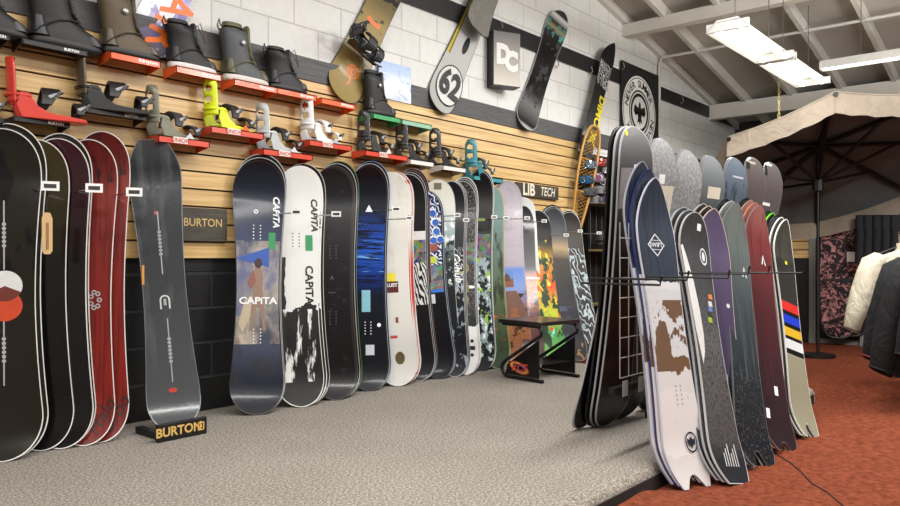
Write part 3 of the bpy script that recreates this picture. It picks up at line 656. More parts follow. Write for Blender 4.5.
for (px, py, nt) in ((50, 186, 'chrome peg with white price tag over the dark olive board'), (94, 188, 'chrome peg with white price tag over the red boards'), (134, 192, 'chrome peg with white price tag left of the slate grey board'),
                 (296, 212, 'chrome peg with white price tag over the white and black board'), (336, 214, 'chrome peg with white price tag over the all black stack'), (396, 209, 'chrome peg with white price tag over the bone white board'),
                 (409, 218, 'chrome peg with white price tag over the patchwork board'), (457, 215, 'chrome peg with white price tag left of the speckled board'), (466, 220, 'chrome peg with white price tag over the speckled board'),
                 (494, 217, 'chrome peg with white price tag left of the lavender board'), (506, 218, 'chrome peg with white price tag over the lavender board'), (527, 218, 'chrome peg with white price tag in front of the frosty white nose'), (544, 221, 'chrome peg with white price tag over the tropical leaf board'),
                 (566, 235, 'chrome peg with white price tag over the storm cloud board'), (580, 231, 'chrome peg with white price tag over the icy swirl board'), (599, 233, 'chrome peg with white price tag right of the icy swirl board')):
    peg(px, py, nt, -.40)
# wooden hang tag
p = onY(47, 198, -.43); t_ = thing('wooden_tag', 'long pale wooden tag hanging on a cord before the olive board', 'tag', p)
m = MB(); m.tube([(0, 0, 0), (0, .004, -.07)], .002, 5); m.build('cord', plain('#3a332c', .8), t_)
m = MB(); m.prism([(-.012, -.065), (.012, -.065), (.022, -.09), (.022, -.235), (.012, -.25), (-.012, -.25), (-.022, -.235), (-.022, -.09)], -.003, .003); m.build('tag_plate', plain('#c7a675', .5), t_)
m = MB(); m.box((0, -.004, -.17), (.012, .001, .12)); m.build('print', plain('#8a6c42', .6), t_)
p = onY(143, 275, -.30); m = MB(); m.box((p.x, p.y, p.z), (.012, .004, .1)); o = m.build('wooden_tag', plain('#c98a3a', .5)); tag(o, 'narrow tan tag hanging at the left edge of the slate grey board', 'tag')

# ------------------------------------------------------------------ floor stand with lettering
P0 = onZ(158, 443.5, 0); P1 = onZ(207, 433.5, 0); d = P1-P0; rz = math.atan2(d.y, d.x); Lp = d.length
st = thing('board_stand', 'low black floor stand lettered in tan under the slate grey board', 'stand', P0, rz)
m = MB(); m.box((Lp/2, .012, .045), (Lp, .024, .085)); m.build('front_plate', BLACK, st, bevel=.003)
TAN = plain('#d8b065', .4); face_text('BURTON', st, (Lp*.42, -.0015, .045), .062, TAN, bold=.03, sx=.98)
m = MB(); bx = Lp*.87
for (cx, cz, w_, h_) in ((bx, .063, .034, .006), (bx, .027, .034, .006), (bx-.015, .045, .006, .04), (bx+.015, .045, .006, .04), (bx, .045, .012, .012)): m.box((cx, -.001, cz), (w_, .002, h_))
m.build('emblem', TAN, st)
m = MB(); m.box((.05, .15, .02), (.04, .26, .03)); m.build('base_leg', BLACK, st)
m = MB(); m.box((Lp-.05, .15, .02), (.04, .26, .03)); m.build('base_leg', BLACK, st)
m = MB(); m.box((Lp/2, .05, .012), (Lp*.8, .07, .02)); m.build('tray', BLACK, st)

# ------------------------------------------------------------------ wall signs
def wall_sign(name, label, x0, y0, x1, y1, body, s, size, tm, bold=.0, dep_=.04, extra=None):
    a = onY(x0, y0, -.03-dep_); b = onY(x1, y1, -.03-dep_); w_ = b.x-a.x; h_ = abs(a.z-b.z)
    t_ = thing(name, label, 'sign', ((a.x+b.x)/2, -.03-dep_, (a.z+b.z)/2))
    m = MB(); m.box((0, dep_/2, 0), (w_, dep_, h_)); m.build('panel', body, t_, bevel=.003)
    if s: face_text(s, t_, (0, -.0015, 0), size, tm, bold=bold, sx=1)
    return t_, w_, h_
a = onY(178, 207, -.06); b = onY(227, 241, -.06)
wood = NT('dark_wood'); v = wood.coords('Object', (3, 3, 40)); wood.l(wood.ramp(wood.noise(v, 2, 4), [(.3, '#2e2a24'), (.7, '#4a443a')]), wood.b.inputs['Base Color'])
t_ = thing('wall_sign', 'dark wooden wall sign with raised tan letters behind the slate grey board', 'sign', (a.x, -.06, b.z))
W_ = onY(227, 224, -.06).x-a.x; H_ = onY(200, 208, -.06).z-onY(200, 241, -.06).z; t_.location.z = onY(200, 241, -.06).z
m = MB(); m.box((W_/2, .015, H_/2), (W_, .03, H_)); m.build('panel', wood.m, t_)
face_text('BURTON', t_, (W_*.5, -.0015, H_*.55), .065, plain('#c2a66a', .45), bold=.01, sx=.95)
a = onY(517, 182, -.06); z0 = onY(540, 198, -.06).z; z1 = onY(540, 185, -.06).z; xb = onY(558.5, 190, -.06).x
t_ = thing('wall_sign', 'black wall sign with cream letters above the tropical leaf board', 'sign', (a.x, -.06, z0))
W_ = xb-a.x; H_ = z1-z0; m = MB(); m.box((W_/2, .015, H_/2), (W_, .03, H_)); m.build('panel', plain('#3a332b', .5), t_)
CR = plain('#e0d8c4', .5); face_text('LIB', t_, (W_*.27, -.0015, H_*.5), H_*1.25, CR, bold=.025, sx=1.0); face_text('TECH', t_, (W_*.72, -.0015, H_*.5), H_*.95, CR, bold=.01, shear=.25, sx=.85)
# mountain poster
P = [onY(a, b, -.03) for a, b in ((379, 97), (411, 104), (411, 68), (381, 60))]
x0, x1 = P[0].x, P[1].x; z0 = (P[0].z+P[1].z)/2; z1 = (P[2].z+P[3].z)/2
t = NT('snowy_peak_print'); v = t.coords('Object', (4, 4, 6)); gz = t.n('ShaderNodeSeparateXYZ'); tc = t.n('ShaderNodeTexCoord'); t.l(tc.outputs['Generated'], gz.inputs[0])
sky = t.ramp(gz.outputs[2], [(0, '#dbe2f0'), (.5, '#eef2f8'), (.75, '#b9cbec'), (1, '#aabfe6')]); t.l(t.mix(t.thr(t.noise(v, 2.2, 6, .6, 1), .52, .66), sky, lin('#a3b6dc')), t.b.inputs['Base Color'])
m = MB(); m.box(((x0+x1)/2, -.028, (z0+z1)/2), (x1-x0, .004, z1-z0)); o = m.build('poster', t.m); tag(o, 'pale blue poster of a snowy mountain on the block wall', 'poster')
# DC box sign
c = onY(507, 59, -.16); bs = thing('box_sign', 'deep black edged box sign with big pale letters on brushed metal', 'sign', c, R(-24))
m = MB(); m.box((0, .07, 0), (.27, .13, .47)); m.build('casing', BLACK, bs)
t = NT('brushed_metal'); tc = t.n('ShaderNodeTexCoord'); gz = t.n('ShaderNodeSeparateXYZ'); t.l(tc.outputs['Generated'], gz.inputs[0])
t.l(t.ramp(gz.outputs[2], [(0, '#8d8880'), (.4, '#75716b'), (1, '#4a4846')]), t.b.inputs['Base Color']); t.b.inputs['Metallic'].default_value = .5; t.b.inputs['Roughness'].default_value = .45
m = MB(); m.box((0, .002, 0), (.262, .008, .46)); m.build('face_plate', t.m, bs)
face_text('D', bs, (-.04, -.004, .03), .22, plain('#d8d6d2', .5), bold=.07, sx=.8); face_text('C', bs, (.04, -.005, -.025), .22, plain('#d8d6d2', .5), bold=.07, sx=.8)
# round emblem banner
Xc = onY(639, 113, -.03)
bn = thing('banner', 'black fabric banner with a round white bird emblem high on the wall', 'banner', (Xc.x, -.03, Xc.z))
xl = onY(621, 113, -.03).x; xr = onY(658, 113, -.03).x; zt = onY(640, 68, -.03).z; zb = onY(640, 165, -.03).z
m = MB(); m.box(((xl+xr)/2-Xc.x, 0, (zt+zb)/2-Xc.z), (xr-xl, .01, zt-zb)); m.build('cloth', plain('#141416', .8), bn)
rr = (onY(656, 113, -.03).x-onY(622, 113, -.03).x)/2*.97; WE = plain('#e6e6e4', .6)
def fring(r1, r0, mt, nm, y=-.007, a0=0, a1=360):
    m = MB(); n = 48; A = [R(a0+(a1-a0)*i/n) for i in range(n+1)]
    m.v = [(r1*math.cos(a), y, r1*math.sin(a)) for a in A]+[(r0*math.cos(a), y, r0*math.sin(a)) for a in A]; m.f = [(i, i+1, n+2+i, n+1+i) for i in range(n)]; return m.build(nm, mt, bn)
fring(rr, rr*.955, WE, 'emblem_ring'); fring(rr*.93, rr*.62, WE, 'emblem_ring'); fring(rr*.57, rr*.53, WE, 'emblem_ring'); fring(rr*.44, .001, WE, 'emblem_disc')
word = 'NEVER SUMMER   NEVER SUMMER   '
m = MB()
for i, ch in enumerate(word):
    if ch == ' ': continue
    a_ = R(165-i*360/len(word)); vs_, fs_ = text_geo(ch, rr*.27, .02); q = a_-R(90); o_ = []
    for v in vs_:
        x, z = v.x*1.1, v.y+rr*.775; o_.append((x*math.cos(q)-z*math.sin(q), -.009, x*math.sin(q)+z*math.cos(q)))
    m.add(o_, fs_)
m.build('lettering', BLACK, bn)
m = MB(); bird = [(0, .3), (.06, .24), (.07, .12), (.3, .2), (.36, .02), (.26, -.1), (.2, .02), (.12, -.04), (.1, -.16), (.16, -.3), (.05, -.24), (0, -.34)]
bird = bird+[(-x, z) for x, z in reversed(bird[1:-1])]; m.v = [(x*rr, -.0095, z*rr) for x, z in bird]; m.v.append((0, -.0095, 0)); n = len(bird); m.f = [(i, (i+1) % n, n) for i in range(n)]; m.build('bird_emblem', BLACK, bn)

# ------------------------------------------------------------------ boards hung on the upper wall
def hung(p_lo, p_hi, W, lab, topm, edge, Y=-.07, t=8, **k):
    return make_board(onY(p_lo[0], p_lo[1], Y), onY(p_hi[0], p_hi[1], Y), t, W=W, topm=topm, edgem=edge, label=lab, group=None, **k)
AH1 = art('purple_white', [(0, '#4a4640'), (.2, '#8a7fb5'), (.4, '#9d8fd0'), (1, '#7a6bb0')], [('noise', 6, 3, .5, .52, '#dcdce2', 0, 1), ('uband', .75, .98, .1, 4, '#6a5aa0', 0, 1)], .3, .5)
B = hung((151, 54), (226, -150), .28, 'purple and white snowboard with huge orange letters hung slanting at top left', AH1, GE)
OR2 = plain('#ee7420', .4)

for ch_, px__, py__ in (('R', 159, 38), ('I', 167, 22), ('A', 175, 5)): x, z = B.px(px__, py__); B.text(ch_, x+.01, z, .25, OR2, -90, .02, sx=.9)
AH2 = art('khaki', [(0, '#8f7b48'), (.45, '#96824d'), (.55, '#6d5f36'), (1, '#1c1a16')], [('noise', 9, 26, .58, .6, '#15130f', .22, .75), ('noise', 8, 12, .48, .5, '#15130f', .55, 1)], .4, .3)
B = hung((341, 99), (418, -68), .31, 'khaki snowboard with orange spiral mark and a black binding hung slanting', AH2, DK, Y=-.08)
x, z = B.px(353, 72); B.disc(x, z, .055, plain('#e0762c', .4), .038, 28, -60, 270); B.disc(x, z, .028, plain('#e0762c', .4), .014, 20); B.text('J', x+.0, z-.07, .09, plain('#e0762c', .4), 0, .02)
x, z = B.px(372, 20); B.poly([(x-.05, z-.02), (x-.03, z+.02), (x+.02, z), (x+.08, z+.02), (x+.08, z-.03), (x+.0, z-.03)], plain('#e0762c', .4))
AH3 = art('grey_yellow', [(0, '#a5a6a4'), (.3, '#b5b5b2'), (1, '#9a9a97')], [('uband', -.2, .16, 0, 0, '#b7a63a', .25, 1), ('uband', .16, .2, 0, 0, '#6d5f2a', .25, 1)], .35, .4)
B = hung((439, 110), (518, -75), .30, 'pale grey snowboard numbered 62 in a black ring, hung slanting', AH3, DK, Y=-.08)
x, z = B.px(449, 86); B.disc(x, z, .132, plain('#cfcfcb', .4), rz=.18, lift=.006); B.disc(x, z, .139, BT, .131, 40, rz=.19, lift=.008); B.text('62', x, z, .31, BT, 8, .04, sx=.72, lift=.014)
x, z = B.px(466, 46); B.disc(x, z, .03, BT, n_=20, rz=.09)
AH4 = art('plain_grey', [(0, '#77756f'), (1, '#6c6a64')], [('noise', 12, 12, .5, .8, '#8a8780', 0, 1)], .5, .1)
B = hung((478, 31), (520, -80), .27, 'plain grey snowboard hung above and overlapping the numbered board', AH4, DK, Y=-.17, tail=('blunt', .06))
AH5 = art('black_collage', [(0, '#c8c8c8'), (.04, '#111113'), (.2, '#6a6a6a'), (.3, '#151517'), (.82, '#17171a'), (.86, '#8f8a70'), (.9, '#18181a'), (.95, '#d0d0d0'), (.965, '#151517'), (1, '#2a2a2c')], [('noise', 12, 8, .54, .6, '#3d3d40', .2, .85), ('noise', 14, 10, .55, .6, '#4d9088', .78, .9)], .15, .9)  # grey swell above the tail: gloss highlight painted into the colour
B = hung((526, 128), (564, 12), .27, 'glossy black snowboard with small faces and white tip lines, hung slanting', AH5, LG, Y=-.1, t=18)
AH6 = art('black_tribal', [(0, '#4a4a4c'), (.2, '#1d1d1f'), (1, '#101012')], [('wave', 18, 10, 12, .8, '#c8c8c8', .62, .82)], .4, .4)
B = hung((587, 158), (615, 43), .22, 'slim black snowboard with yellow letters and white tribal marks, hung slanting', AH6, DK, Y=-.17, t=8, nose=('point', .22), tail=('round', .12))
x, z = B.px(599, 112); B.text('DIMO', x, z, .13, YEL, -90, .03, sx=1.1)
x, z = B.px(592, 138); B.poly([(x-.07, z-.09), (x-.02, z+.02), (x-.06, z+.08), (x+.0, z+.05), (x+.06, z+.09), (x+.04, z-.02), (x+.08, z-.1), (x+.01, z-.04)], YEL)
x, z = B.px(605, 84); B.text('S3', x, z, .14, LG, -80, .01, .2)
# binding on the khaki board handled with the other bindings below

# ------------------------------------------------------------------ snowshoe
fo = onY(574, 240, -.1); to = onY(595, 126, -.22); s_ = (to-fo); L = s_.length; s_.normalize(); g = Vector((-.3, -.95, 0)); n_ = (g-s_*g.dot(s_)).normalized(); w_ = s_.cross(n_)
M = Matrix((w_, -n_, s_)).transposed().to_4x4(); M.translation = fo
sn = thing('snowshoe', 'golden wooden snowshoe with woven webbing leaning where the slat wall ends', 'snowshoe', mat=M)
WD = plain('#b5863c', .4, 0, .3)
out = []
for i in range(40):
    f = i/40; a_ = 2*math.pi*f; zz = L*(.5-.5*math.cos(a_)); ww = .125*abs(math.sin(a_))**.75*(.45+.55*(zz/L))*(1 if a_ < math.pi else -1)*1.15
    out.append((ww, 0, zz))
def sw(z): q = math.sqrt(max(0, 1-(1-2*z/L)**2)); return .125*q**.75*(.45+.55*z/L)*1.15
m = MB(); m.tube(out, .014, 8, True); m.build('frame', WD, sn, smooth=60)
for q in (.42, .7): m = MB(); m.tube([(-sw(q*L), 0, q*L), (sw(q*L), 0, q*L)], .009, 6); m.build('crossbar', WD, sn)
m = MB()
for (z0, z1) in ((.04, .41), (.43, .69), (.71, .97)):
    z = z0*L
    while z < z1*L:
        w2 = sw(z); z2 = min(z+w2*1.3, z1*L); m.tube([(-w2, 0, z), (sw(z2), 0, z2)], .0035, 4); m.tube([(w2, 0, z), (-sw(z2), 0, z2)], .0035, 4); z += .035
m.build('webbing', plain('#9a7434', .6), sn)

# ------------------------------------------------------------------ shelves, boots, bindings
def shelf(x0, y0, x1, y1, mat, label, logo=None, lm=None, depth=.14, th=.035, name='display_shelf', grp='display shelves on the slat wall'):
    a = onY(x0, y0, -.03-depth); b = onY(x1, y1, -.03-depth); z = (a.z+b.z)/2; L = b.x-a.x
    t_ = thing(name, label, 'shelf', (a.x, -.03, z-th), 0)
    m = MB(); m.box((L/2, -depth/2, th-.003), (L, depth, .006)); m.build('tray', mat, t_)
    m = MB(); m.box((L/2, -depth+.003, th/2), (L, .006, th)); m.build('front_lip', mat, t_)
    for xx in (.004, L-.004): m = MB(); m.prism([(0, -.02), (-depth, 0), (-depth, th-.003), (0, th-.003)], xx-.003, xx+.003, 'x'); m.build('bracket', mat, t_)
    if logo == 'plate':
        m = MB(); m.box((L*.42, -depth-.001, th/2+.002), (.085, .002, th*.95)); m.build('logo_plate', plain('#e3d8d2', .5), t_)
        face_text('UNION', t_, (L*.42, -depth-.003, th/2), .032, plain('#b8402c', .5), bold=.02)
    elif logo: face_text(logo, t_, (L*.74, -depth-.001, th*.5), th*.8, lm or WHITE, bold=.03)
    return t_, Vector((a.x, -.03-depth/2, z)), L

def boot(loc, rz, label, c_up, c_sole, c_trim, c_acc, s=1.0, lace='boa', tall=1.0):
    t_ = thing('snowboard_boot', label, 'boot', loc, rz, None); t_.scale = (s, s, s)
    up = plain(c_up, .55, bump=.25, scale=60, vary=.15); so = plain(c_sole, .5); tr = plain(c_trim, .5); ac = plain(c_acc, .4)
    m = MB(); rg = []
    for (z, xb, xf, hw, p) in ((.0, .0, .285, .045, 2.8), (.008, -.008, .3, .051, 2.8), (.022, -.008, .303, .052, 2.8), (.034, -.004, .298, .05, 2.8)): rg.append(ring(((xb+xf)/2, 0, z), (xf-xb)/2, hw, 26, p))
    m.loft(rg); m.build('sole', so, t_, smooth=50)
    m = MB(); rg = []
    for (z, xb, xf, hw, p) in ((.033, .0, .293, .047, 2.7), (.06, -.002, .288, .048, 2.6), (.085, .0, .265, .046, 2.5), (.105, .002, .225, .045, 2.4), (.125, .0, .19, .046, 2.3), (.15, -.004, .17, .048, 2.3), (.2, -.012, .155, .052, 2.3), (.255*tall, -.022, .15, .056, 2.4), (.295*tall, -.03, .142, .055, 2.4), (.30*tall, -.022, .132, .047, 2.4), (.27*tall, -.012, .12, .04, 2.4)):
        rg.append(ring(((xb+xf)/2, 0, z), (xf-xb)/2, hw, 26, p))
    m.loft(rg); m.build('upper', up, t_, smooth=60)
    m = MB(); rg = []
    for (z, x, hw, tt) in ((.115, .205, .025, .012), (.17, .168, .03, .014), (.25*tall, .152, .032, .016), (.33*tall, .15, .03, .014), (.345*tall, .148, .02, .008)): rg.append(ring((x, 0, z), tt, hw, 16, 2.5))
    m.loft(rg); m.build('tongue', tr, t_, smooth=60)
    m = MB(); rg = [ring((.055, 0, .315*tall), .07, .045, 20), ring((.052, 0, .34*tall), .062, .04, 20), ring((.052, 0, .335*tall), .05, .03, 20), ring((.055, 0, .28*tall), .05, .03, 20)]; m.loft(rg); m.build('liner_collar', tr, t_, smooth=60)
    m = MB(); rg = [ring((.035, -.0, .04), .047, .0535, 18, 2.4), ring((.025, 0, .085), .034, .0515, 18, 2.4), ring((.02, 0, .12), .026, .0495, 18, 2.4)]; m.loft(rg); m.build('heel_cup', ac if lace == 'boa' else tr, t_, smooth=60)
    m = MB(); m.loft([ring((.262, 0, .036), .038, .0475, 18, 2.6), ring((.258, 0, .06), .033, .047, 18, 2.6), ring((.25, 0, .074), .025, .043, 18, 2.6)]); m.build('toe_cap', ac, t_, smooth=60)
    if lace == 'boa':
        m = MB(); m.loft([ring((.09, -.05, .225*tall), .016, .016, 16, 2, 'xz'), ring((.09, -.066, .225*tall), .016, .016, 16, 2, 'xz'), ring((.09, -.069, .225*tall), .011, .011, 16, 2, 'xz')]); m.build('lace_dial', plain('#9a9a98', .35, .6), t_, smooth=40)
    for i in range(6):
        z = .12+i*.022; x = .192-i*.008; m = MB(); m.tube([(x-.01, -.038, z-.002+.01*(i % 2)), (x+.008, -.022, z+.008), (x+.016, 0, z+.012), (x+.008, .022, z+.008), (x-.01, .038, z-.002)], .002, 5); m.build('lace', plain('#6d6a62', .6) if lace != 'dark' else plain('#2c2c2e', .6), t_)
    if lace in ('loop', 'dark'):
        m = MB(); m.tube([(.15, -.03, .31*tall), (.175, -.042, .345*tall), (.19, -.05, .28*tall), (.2, -.055, .2*tall), (.185, -.055, .24*tall), (.16, -.04, .32*tall)], .003, 5); m.build('pull_loop', plain('#4a2f28', .6), t_)
    m = MB(); m.tube([(.0, -.0495, .05), (.05, -.052, .09), (.1, -.0495, .115), (.15, -.048, .125), (.19, -.044, .125)], .0045, 6); m.build('side_seam', tr, t_)
    m = MB(); m.tube([(-.03, 0, .27*tall), (-.045, 0, .31*tall), (-.035, 0, .35*tall), (-.022, 0, .31*tall)], .005, 6); m.build('heel_loop', tr, t_)
    return t_

def binding(loc, rz, label, c_b, c_hb, c_st, s=1.0, M=None, grp=None, tagc=None, lean=.0):
    t_ = thing('snowboard_binding', label, 'binding', loc if loc is None else loc+Vector((0, -.01, 0)), rz, grp, mat=M)
    if M is None: t_.scale = (s, s, s)
    bm_, hb, st_ = plain(c_b, .4, 0, .3), plain(c_hb, .4, 0, .3), plain(c_st, .5, bump=.2)
    m = MB(); m.prism([(0, -.045), (.05, -.052), (.2, -.052), (.255, -.045), (.27, 0), (.255, .045), (.2, .052), (.05, .052), (0, .045)], 0, .016, 'z'); m.build('baseplate', bm_, t_, bevel=.004)
    m = MB(); m.box((.135, 0, .018), (.19, .075, .008)); m.build('footbed', plain('#26262a', .8), t_, bevel=.002)
    for sd in (-1, 1):
        m = MB(); y0, y1 = sd*.052, sd*.060; m.prism([(-.01, .0), (.24, .0), (.25, .014), (.18, .022), (.1, .03), (.055, .055), (.02, .11), (-.015, .112), (-.03, .05)], min(y0, y1), max(y0, y1)); m.build('side_rail', bm_, t_, bevel=.003)
    m = MB(); m.tube([(.03, -.056, .095), (-.02, -.052, .1), (-.055, -.03, .1), (-.066, 0, .1), (-.055, .03, .1), (-.02, .052, .1), (.03, .056, .095)], [.007, .009, .01, .01, .01, .009, .007], 8); m.build('heel_hoop', bm_, t_, smooth=60)
    # highback: curved shell with open windows
    def hp(u, v):  # u -1..1 across, v 0..1 up
        ww = .05*(1-.1*v)*(1 if v < .8 else math.sqrt(max(.12, 1-((v-.8)/.2)**2*.75))); a_ = u*1.15
        return Vector((-.055+.05*v*lean+.045*(1-math.cos(a_)) - .02*v + .012*v, ww*math.sin(a_)/math.sin(1.15),   .065+.2*v))
    m = MB(); NU, NV = 14, 20; vs_ = [hp(-1+2*i/NU, j/NV) for j in range(NV+1) for i in range(NU+1)]; fs_ = []
    for j in range(NV):
        for i in range(NU):
            uc, vc = -1+2*(i+.5)/NU, (j+.5)/NV
            if c_hb not in ('#d23a2c', '#4a4234') and (((uc/.5)**2+((vc-.42)/.1)**2 < 1) or ((uc/.42)**2+((vc-.72)/.11)**2 < 1)): continue
            fs_.append((j*(NU+1)+i, j*(NU+1)+i+1, (j+1)*(NU+1)+i+1, (j+1)*(NU+1)+i))
    m.add(vs_, fs_); o = m.build('highback', hb, t_, smooth=60); so = o.modifiers.new('thick', 'SOLIDIFY'); so.thickness = .009; so.offset = 0
    m = MB(); m.tube([hp(-.9, .96)+Vector((.006, 0, 0)), hp(-.4, 1)+Vector((.006, 0, 0)), hp(.4, 1)+Vector((.006, 0, 0)), hp(.9, .96)+Vector((.006, 0, 0))], .006, 6); m.build('highback_pad', st_, t_)
    def strap(xc, zc, r, w, th, nm, tilt, a0=10, a1=170):
        m = MB(); rg = []
        for i in range(13):
            a_ = R(a0+(a1-a0)*i/12); y = .06*math.cos(a_)*1.02; z = zc+r*math.sin(a_); ww = w*(.45+.55*math.sin(a_))
            nrm = Vector((0, math.cos(a_), math.sin(a_))); cx = xc+tilt*(z-zc)
            rg.append([Vector((cx-ww/2, y, z)), Vector((cx+ww/2, y, z)), Vector((cx+ww/2, y, z))+nrm*th, Vector((cx-ww/2, y, z))+nrm*th])
        m.loft(rg); return m.build(nm, st_, t_, bevel=.003)
    strap(.08, .045, .092, .078, .015, 'ankle_strap', .35); strap(.225, .02, .064, .055, .012, 'toe_strap', .1)
    for (x, z) in ((.115, .105), (.235, .06)):
        m = MB(); m.box((x, -.058, z), (.042, .016, .022), Matrix.Rotation(R(-25), 3, 'Y')); bk = m.build('buckle', LG if c_st != '#e8e8e6' else BLACK, t_, bevel=.003)
        m = MB(); m.box((x+.02, -.068, z+.012), (.034, .006, .014), Matrix.Rotation(R(-50), 3, 'Y')); m.build('ratchet_lever', plain('#55575a', .35, .6), bk, bevel=.002)
        m = MB(); m.tube([(x-.035, -.06, z-.03), (x-.0, -.064, z-.005), (x+.04, -.062, z+.02)], .004, 5); m.build('ladder_strap', st_, t_)
    m = MB(); m.loft([ring((.13, 0, .02), .042, .042, 20), ring((.13, 0, .026), .038, .038, 20)]); m.build('disc', plain('#3a3b3e', .5), t_)
    if tagc:
        M3 = Matrix.Rotation(R(45), 3, 'Y'); m = MB(); m.box((.15, -.085, .0), (.05, .002, .05), M3); m.build('hang_tag', plain(tagc, .5), t_)
    return t_

# burton rails and thirtytwo shelves
SHB = plain('#17181a', .4)
def rail(x0, y0, x1, y1, label): return shelf(x0, y0, x1, y1, SHB, label, 'BURTON', WHITE, .13, .022)
q, c, L = rail(22, 39, 88, 51, 'black lettered shelf under the big black boot'); boot(c+Vector((.06, 0, 0)), 0, 'large black boot on the black lettered shelf, far upper left', '#1c1c1e', '#141415', '#26272a', '#202124', 1.12)
q, c, L = rail(-40, 26, 10, 35, 'black shelf cut by the left edge of the picture, upper row'); boot(c+Vector((-.02, 0, 0)), 0, 'black boot toe poking in at the far upper left corner', '#1a1b1c', '#111112', '#3a3b3e', '#3a3c3e', 1.05)
q, c, L = shelf(110, 50, 161, 62, ORANGE, 'orange shelf holding the brown boot', 'thirtytwo'); boot(c+Vector((-.005, 0, 0)), 0, 'olive brown boot with grey dial on an orange shelf', '#5a4c38', '#1f1d1c', '#3b342a', '#4a4030', 1.0)
q, c, L = shelf(176, 65, 222, 75, ORANGE, 'orange shelf holding the black boot with white sole', 'thirtytwo'); boot(c+Vector((.0, 0, 0)), 0, 'black boot with white sole and loose laces on an orange shelf', '#17181a', '#d8d6d4', '#232427', '#1b1c1e', .94, 'dark', .84)
q, c, L = shelf(234, 78, 278, 88, ORANGE, 'orange shelf holding the grey and olive boot', 'thirtytwo'); boot(c+Vector((-.02, 0, 0)), 0, 'grey and olive boot with white sole on an orange shelf', '#4d5053', '#d2d0ca', '#5c5a3a', '#4c4a36', 1.0)
q, c, L = shelf(277, 87, 317, 96, ORANGE, 'orange shelf holding the black boot with brown pull cord', 'thirtytwo'); boot(c+Vector((-.01, 0, 0)), 0, 'black boot with brown pull cord on an orange shelf', '#1b1c1e', '#161617', '#26272a', '#202124', .95, 'loop', .82)
shelf(321, 97, 356, 105, ORANGE, 'empty orange shelf below the khaki snowboard', 'thirtytwo')
GRS = plain('#3f9a5c', .35)
q, c, L = shelf(373, 112, 401, 119, GRS, 'green shelf under the single black boot'); boot(c+Vector((.0, 0, 0)), 0, 'black boot with round gold ankle badge on a green shelf', '#1a1b1d', '#141415', '#26282b', '#202225', .92)
shelf(402, 119, 432, 125, plain('#86b598', .35), 'pale green empty shelf right of the single black boot')
# bindings
q, c, L = rail(14, 117, 70, 122, 'black lettered shelf under the red binding'); binding(c+Vector((.055, 0, .0)), R(-12), 'bright red snowboard binding with black straps', '#d23a2c', '#d23a2c', '#1a1a1c', 1.06)
q, c, L = rail(-50, 112, 4, 118, 'black shelf cut by the left edge of the picture, binding row'); binding(c+Vector((-.04, 0, 0)), R(14), 'black binding cut off by the left picture edge', '#1d1d1f', '#1d1d1f', '#1a1a1c', 1.02)
q, c, L = rail(88, 107, 146, 117, 'black lettered shelf under the black and brown binding'); binding(c+Vector((.04, 0, 0)), R(-12), 'black binding with bronze highback right of the red one', '#1c1c1e', '#4a4234', '#1a1a1c', 1.06)
q, c, L = shelf(158, 134, 210, 142, REDSH, 'red shelf holding the olive grey binding', 'plate'); binding(c+Vector((.03, 0, 0)), R(14), 'olive grey binding with plain highback on a red shelf', '#7a7867', '#7a7867', '#33343a', 1.0, tagc='#c9ccd0')
q, c, L = shelf(211, 125, 264, 134, REDSH, 'red shelf holding the neon yellow binding', 'plate'); binding(c+Vector((.065, 0, 0)), R(14), 'neon yellow snowboard binding with an orange hang tag', '#d6e80e', '#d6e80e', '#2a2b2e', 1.04, tagc='#e8642a')
q, c, L = shelf(263, 147, 313, 156, REDSH, 'red shelf holding the light grey binding', 'plate'); binding(c+Vector((.07, 0, 0)), R(14), 'light grey binding with black accents above the white board', '#b9bcbd', '#b9bcbd', '#222326', 1.05, tagc='#d0d3d6')
q, c, L = shelf(309, 138, 352, 147, REDSH, 'red shelf holding the white binding', 'plate'); binding(c+Vector((.06, 0, 0)), R(14), 'white binding with white straps and open highback', '#e4e4e2', '#e4e4e2', '#e8e8e6', 1.05, tagc='#b9bcc0')
q, c, L = shelf(365, 149, 408, 157, REDSH, 'red shelf holding the leftmost all black binding', 'plate'); binding(c+Vector((.07, 0, 0)), R(14), 'all black binding with white hang tag on a red shelf', '#1e1e20', '#26262a', '#1a1a1c', 1.05, tagc='#e0e2e4')
q, c, L = shelf(410, 158, 434, 163, plain('#d6d3cd', .4), 'white lettered shelf under the middle black binding'); binding(c+Vector((.0, 0, 0)), R(14), 'black binding with slotted highback on the left white shelf', '#1e1e20', '#26262a', '#1a1a1c', 1.05)
q, c, L = shelf(443, 164, 466, 169, plain('#d6d3cd', .4), 'white shelf under the rightmost black binding'); binding(c+Vector((.0, 0, 0)), R(14), 'black binding on the right white shelf, beside the teal one', '#1e1e20', '#26262a', '#1a1a1c', 1.05)
q, c, L = shelf(474, 174, 503, 180, plain('#3a8a92', .4), 'teal shelf under the teal binding'); binding(c+Vector((.06, 0, 0)), R(14), 'teal snowboard binding with tall teal highback', '#2f7f8c', '#2f7f8c', '#1f3f48', 1.1)
# binding bolted on the khaki board
p = onY(364, 48, -.13); M = Matrix.Translation(p) @ Matrix.Rotation(R(24), 4, 'Y') @ Matrix.Rotation(R(90), 4, 'X') @ Matrix.Diagonal((1.05, 1.05, .8, 1))
binding(None, 0, 'black binding mounted across the hanging khaki snowboard', '#161618', '#161618', '#1a1a1c', M=M @ Matrix.Translation((-.13, 0, 0)))

